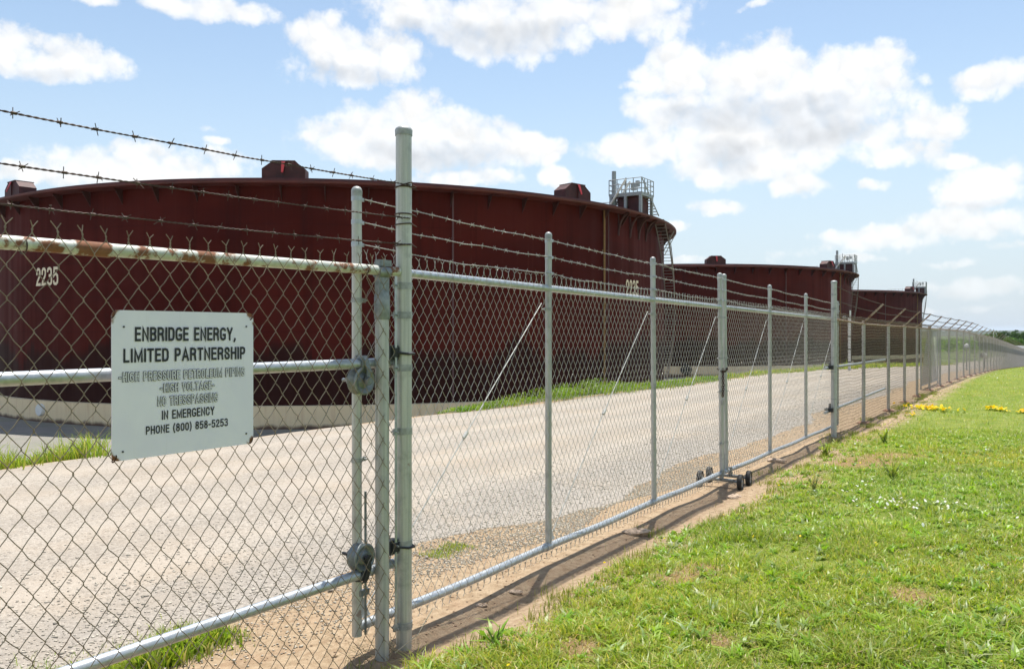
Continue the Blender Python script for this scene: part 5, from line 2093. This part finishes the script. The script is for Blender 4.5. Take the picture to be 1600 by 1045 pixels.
# ------------------------------------------------------------------ trees, woods, far hills
def leaf_cloud(centers, radii, n_each, size, pal, wts, flat=0.75):
    """many small leaf clumps spread through lobes"""
    Vs, Fs, Cs, o = [], [], [], 0
    for c, rad_, n in zip(centers, radii, n_each):
        u = rng.normal(0, 1, (n, 3))
        u /= np.linalg.norm(u, axis=1)[:, None]
        rr = rad_ * (0.45 + 0.6 * rng.random(n) ** 0.6)
        P = np.array(c)[None] + u * rr[:, None] * np.array([1, 1, flat])
        nrm = u + rng.normal(0, 0.6, (n, 3))
        nrm /= np.linalg.norm(nrm, axis=1)[:, None]
        t1_ = np.cross(nrm, rng.normal(0, 1, (n, 3)))
        t1_ /= np.linalg.norm(t1_, axis=1)[:, None]
        t2_ = np.cross(nrm, t1_)
        s_ = size * rng.uniform(0.5, 1.4, (n, 1))
        q = np.stack([P + t1_ * s_, P + t2_ * s_ * 0.7, P - t1_ * s_, P - t2_ * s_ * 0.7], 1)
        Vs.append(q.reshape(-1, 3))
        Fs.append((np.arange(n) * 4)[:, None] + np.arange(4)[None] + o)
        o += n * 4
        tone = rng.uniform(0.75, 1.25)
        Cs.append(np.repeat(pick(n, pal, wts, 0.25) * tone, 4, 0))
    return np.concatenate(Vs), np.concatenate(Fs), np.concatenate(Cs)


TPAL = [(0.07, 0.15, 0.025), (0.09, 0.18, 0.03), (0.11, 0.21, 0.035)]


def make_tree(px, ybase, yp, h, wdt, label, pal, zoff=0.0):
    x0_ = (px - CX) / FPX * yp
    zt_ = EYE + (HY - ybase) / FPX * yp
    z0_ = float(gz(x0_, yp)) + zoff
    h = max(h, (zt_ + h * 0.8 - z0_))
    t = thing('tree', label, 'tree', (x0_, yp, z0_), 'trees beyond the far end of the fence')
    b = MB()
    b.tube([(x0_, yp, z0_ - 0.3), (x0_ + 0.1, yp, z0_ + h * 0.3), (x0_ - 0.1, yp + 0.1, z0_ + h * 0.7)], [h * 0.035, h * 0.026, h * 0.01], 8)
    for q in range(5):
        a = rng.uniform(0, 6.28)
        zz = z0_ + h * rng.uniform(0.22, 0.5)
        b.tube([(x0_, yp, zz), (x0_ + math.cos(a) * wdt * 0.25, yp + math.sin(a) * wdt * 0.25, zz + h * 0.14), (x0_ + math.cos(a) * wdt * 0.42, yp + math.sin(a) * wdt * 0.42, zz + h * 0.26)], [h * 0.014, h * 0.009, h * 0.004], 6)
    b.build('trunk', M['bark'], t)
    cs, rs, ns_ = [], [], []
    for q in range(15):
        a = rng.uniform(0, 6.28)
        rr = wdt * 0.36 * math.sqrt(rng.random())
        zz = z0_ + h * rng.uniform(0.26, 0.84)
        cs.append((x0_ + rr * math.cos(a), yp + rr * math.sin(a), zz))
        rs.append(wdt * rng.uniform(0.14, 0.24))
        ns_.append(150)
    V_, F_, C_ = leaf_cloud(cs, rs, ns_, wdt * 0.030, pal, [1, 1, 1])
    np_mesh('crown', V_, [F_], M['leaf'], t, col=C_)
    return t


make_tree(1571, 541, 300, 8.6, 9.5, 'dark round tree standing just past the descending end of the fence', [(0.03, 0.07, 0.018), (0.04, 0.085, 0.02), (0.055, 0.11, 0.025)])
make_tree(1584, 543, 285, 6.0, 7.5, 'mid green bushy tree in front of the dark round tree', TPAL)
make_tree(1600, 541, 310, 7.8, 9.0, 'dark broad tree at the right edge behind the white roofed shed', [(0.035, 0.08, 0.018), (0.05, 0.10, 0.02), (0.06, 0.12, 0.025)])
make_tree(1588, 524, 420, 7.5, 6.0, 'taller dark pointed tree rising above the far woods', [(0.025, 0.055, 0.02), (0.03, 0.065, 0.02), (0.04, 0.075, 0.025)])
make_tree(1540, 533, 330, 6.0, 8.0, 'pale green tree over the fence left of the white pole', [(0.09, 0.16, 0.03), (0.11, 0.19, 0.035), (0.13, 0.2, 0.04)])
wo = []
cs, rs, ns_ = [], [], []
for q in range(900):
    az_ = rng.uniform(22, 58)
    d_ = 450 + 1300 * rng.random() ** 1.2
    x0_, y0_ = math.sin(R_(az_)) * d_, math.cos(R_(az_)) * d_
    hh = rng.uniform(4.0, 7.0)
    zz = float(gz(x0_, y0_, False))
    cs.append((x0_, y0_, zz + hh * 0.5))
    rs.append(hh * 0.62)
    ns_.append(70 if d_ < 800 else 40)
V_, F_, C_ = leaf_cloud(cs, rs, ns_, 0.85, [(0.21, 0.34, 0.05), (0.26, 0.40, 0.06), (0.14, 0.25, 0.04)], [2, 2, 1], 0.8)
o = np_mesh('woods', V_, [F_], M['leaf'], None, col=C_)
tag(o, 'belt of light green woods beyond the far end of the fence', 'woods', kind='stuff')
# ridge on the horizon with a ragged wooded top
b = MB()
for (D, hgt, seed) in ((4200, 26, 1), (6500, 52, 2)):
    rg = np.random.default_rng(seed)
    ph = rg.uniform(0, 6.28, 8)
    a_ = np.linspace(-75, 75, 1100)
    prof = hgt * (0.66 + 0.14 * np.sin(a_ * 0.11 + ph[0]) + 0.10 * np.sin(a_ * 0.31 + ph[1]) + 0.05 * np.sin(a_ * 0.9 + ph[2])) + 4 * np.abs(np.sin(a_ * 5 + ph[3])) * rg.random(1100) + 2.0 * rg.random(1100)
    for off_, zf in ((0, 0), (700, 1), (2200, 0)):
        pass
    vs = []
    for i, t in enumerate(a_):
        s_, c_ = math.sin(R_(t)), math.cos(R_(t))
        vs += [(s_ * (D - 500), c_ * (D - 500), -14.5), (s_ * D, c_ * D, -14 + prof[i]), (s_ * (D + 900), c_ * (D + 900), -14.5)]
    fs = []
    for i in range(len(a_) - 1):
        for j in range(2):
            fs.append((i * 3 + j, i * 3 + j + 1, i * 3 + j + 4, i * 3 + j + 3))
    b.add(vs, [f[::-1] for f in fs])
o = b.build('hills', M['hill'], None, smooth=False)
tag(o, 'low wooded hills along the horizon', 'hills', kind='structure')

# white pole and shed past the fence
yp = 260.0
x0_ = (1552.5 - CX) / FPX * yp
z0_ = float(gz(x0_, yp))
r = thing('white_pole', 'slim white pole standing among the far trees', 'pole', (x0_, yp, z0_))
b = MB()
b.tube([(x0_, yp, z0_ - 0.3), (x0_, yp, EYE + (HY - 516) / FPX * yp)], 0.09, 8)
b.build('shaft', M['whitepaint'], r)
b = MB()
b.lathe([(0.11, 0), (0.15, 0.1), (0.12, 0.3), (0.001, 0.4)], (x0_, yp, EYE + (HY - 516) / FPX * yp), k=10)
b.build('finial', M['steelrail'], r)
yp = 235.0
x0_ = (1597 - CX) / FPX * yp
z0_ = float(gz(x0_, yp))
zr = EYE + (HY - 540) / FPX * yp
r = thing('shed', 'small grey roofed shed far off at the end of the fence', 'shed', (x0_, yp, z0_))
b = MB()
hw, dl, ev = 2.3, 3.0, zr - 1.3
b.add([(x0_ - hw, yp - dl, z0_ - 0.3), (x0_ + hw, yp - dl, z0_ - 0.3), (x0_ + hw, yp + dl, z0_ - 0.3), (x0_ - hw, yp + dl, z0_ - 0.3),
       (x0_ - hw, yp - dl, ev), (x0_ + hw, yp - dl, ev), (x0_ + hw, yp + dl, ev), (x0_ - hw, yp + dl, ev), (x0_, yp - dl, zr - 0.12), (x0_, yp + dl, zr - 0.12)],
      [(0, 1, 5, 8, 4), (1, 2, 6, 5), (2, 3, 7, 9, 6), (3, 0, 4, 7)])
b.build('wall', M['whitepaint'], r, smooth=False)
b = MB()
for sg_ in (-1, 1):
    b.add([(x0_, yp - dl - 0.3, zr), (x0_ + sg_ * (hw + 0.5), yp - dl - 0.3, ev - 0.25), (x0_ + sg_ * (hw + 0.5), yp + dl + 0.3, ev - 0.25), (x0_, yp + dl + 0.3, zr),
           (x0_, yp - dl - 0.3, zr - 0.1), (x0_ + sg_ * (hw + 0.5), yp - dl - 0.3, ev - 0.35), (x0_ + sg_ * (hw + 0.5), yp + dl + 0.3, ev - 0.35), (x0_, yp + dl + 0.3, zr - 0.1)],
          [(0, 1, 2, 3), (7, 6, 5, 4), (0, 4, 5, 1), (1, 5, 6, 2), (2, 6, 7, 3)])
b.build('roof', M['steelrail'], r, smooth=False)
b = MB()
b.box((x0_ - 0.4, yp - dl - 0.03, (z0_ + ev) / 2 - 0.3), (0.6, 0, 0), (0, 0.03, 0), (0, 0, 1.1))
b.build('door', M['castdark'], r, smooth=False)

# ------------------------------------------------------------------ the air
hm = bpy.data.materials.new('haze')
hm.use_nodes = True
H = NT(hm.node_tree)
hm.node_tree.nodes.clear()
ho = H.n('ShaderNodeOutputMaterial')
pv = H.n('ShaderNodeVolumePrincipled')
pv.inputs['Color'].default_value = (0.80, 0.89, 1.0, 1)
pv.inputs['Density'].default_value = 0.000065
pv.inputs['Anisotropy'].default_value = 0.2
H.l(pv.outputs[0], ho.inputs['Volume'])
b = MB()
b.box((0, 0, 27), (17000, 0, 0), (0, 17000, 0), (0, 0, 45))
o = b.build('haze', hm, None, smooth=False)
tag(o, 'thin pale summer haze over the whole plain', 'haze', kind='stuff')
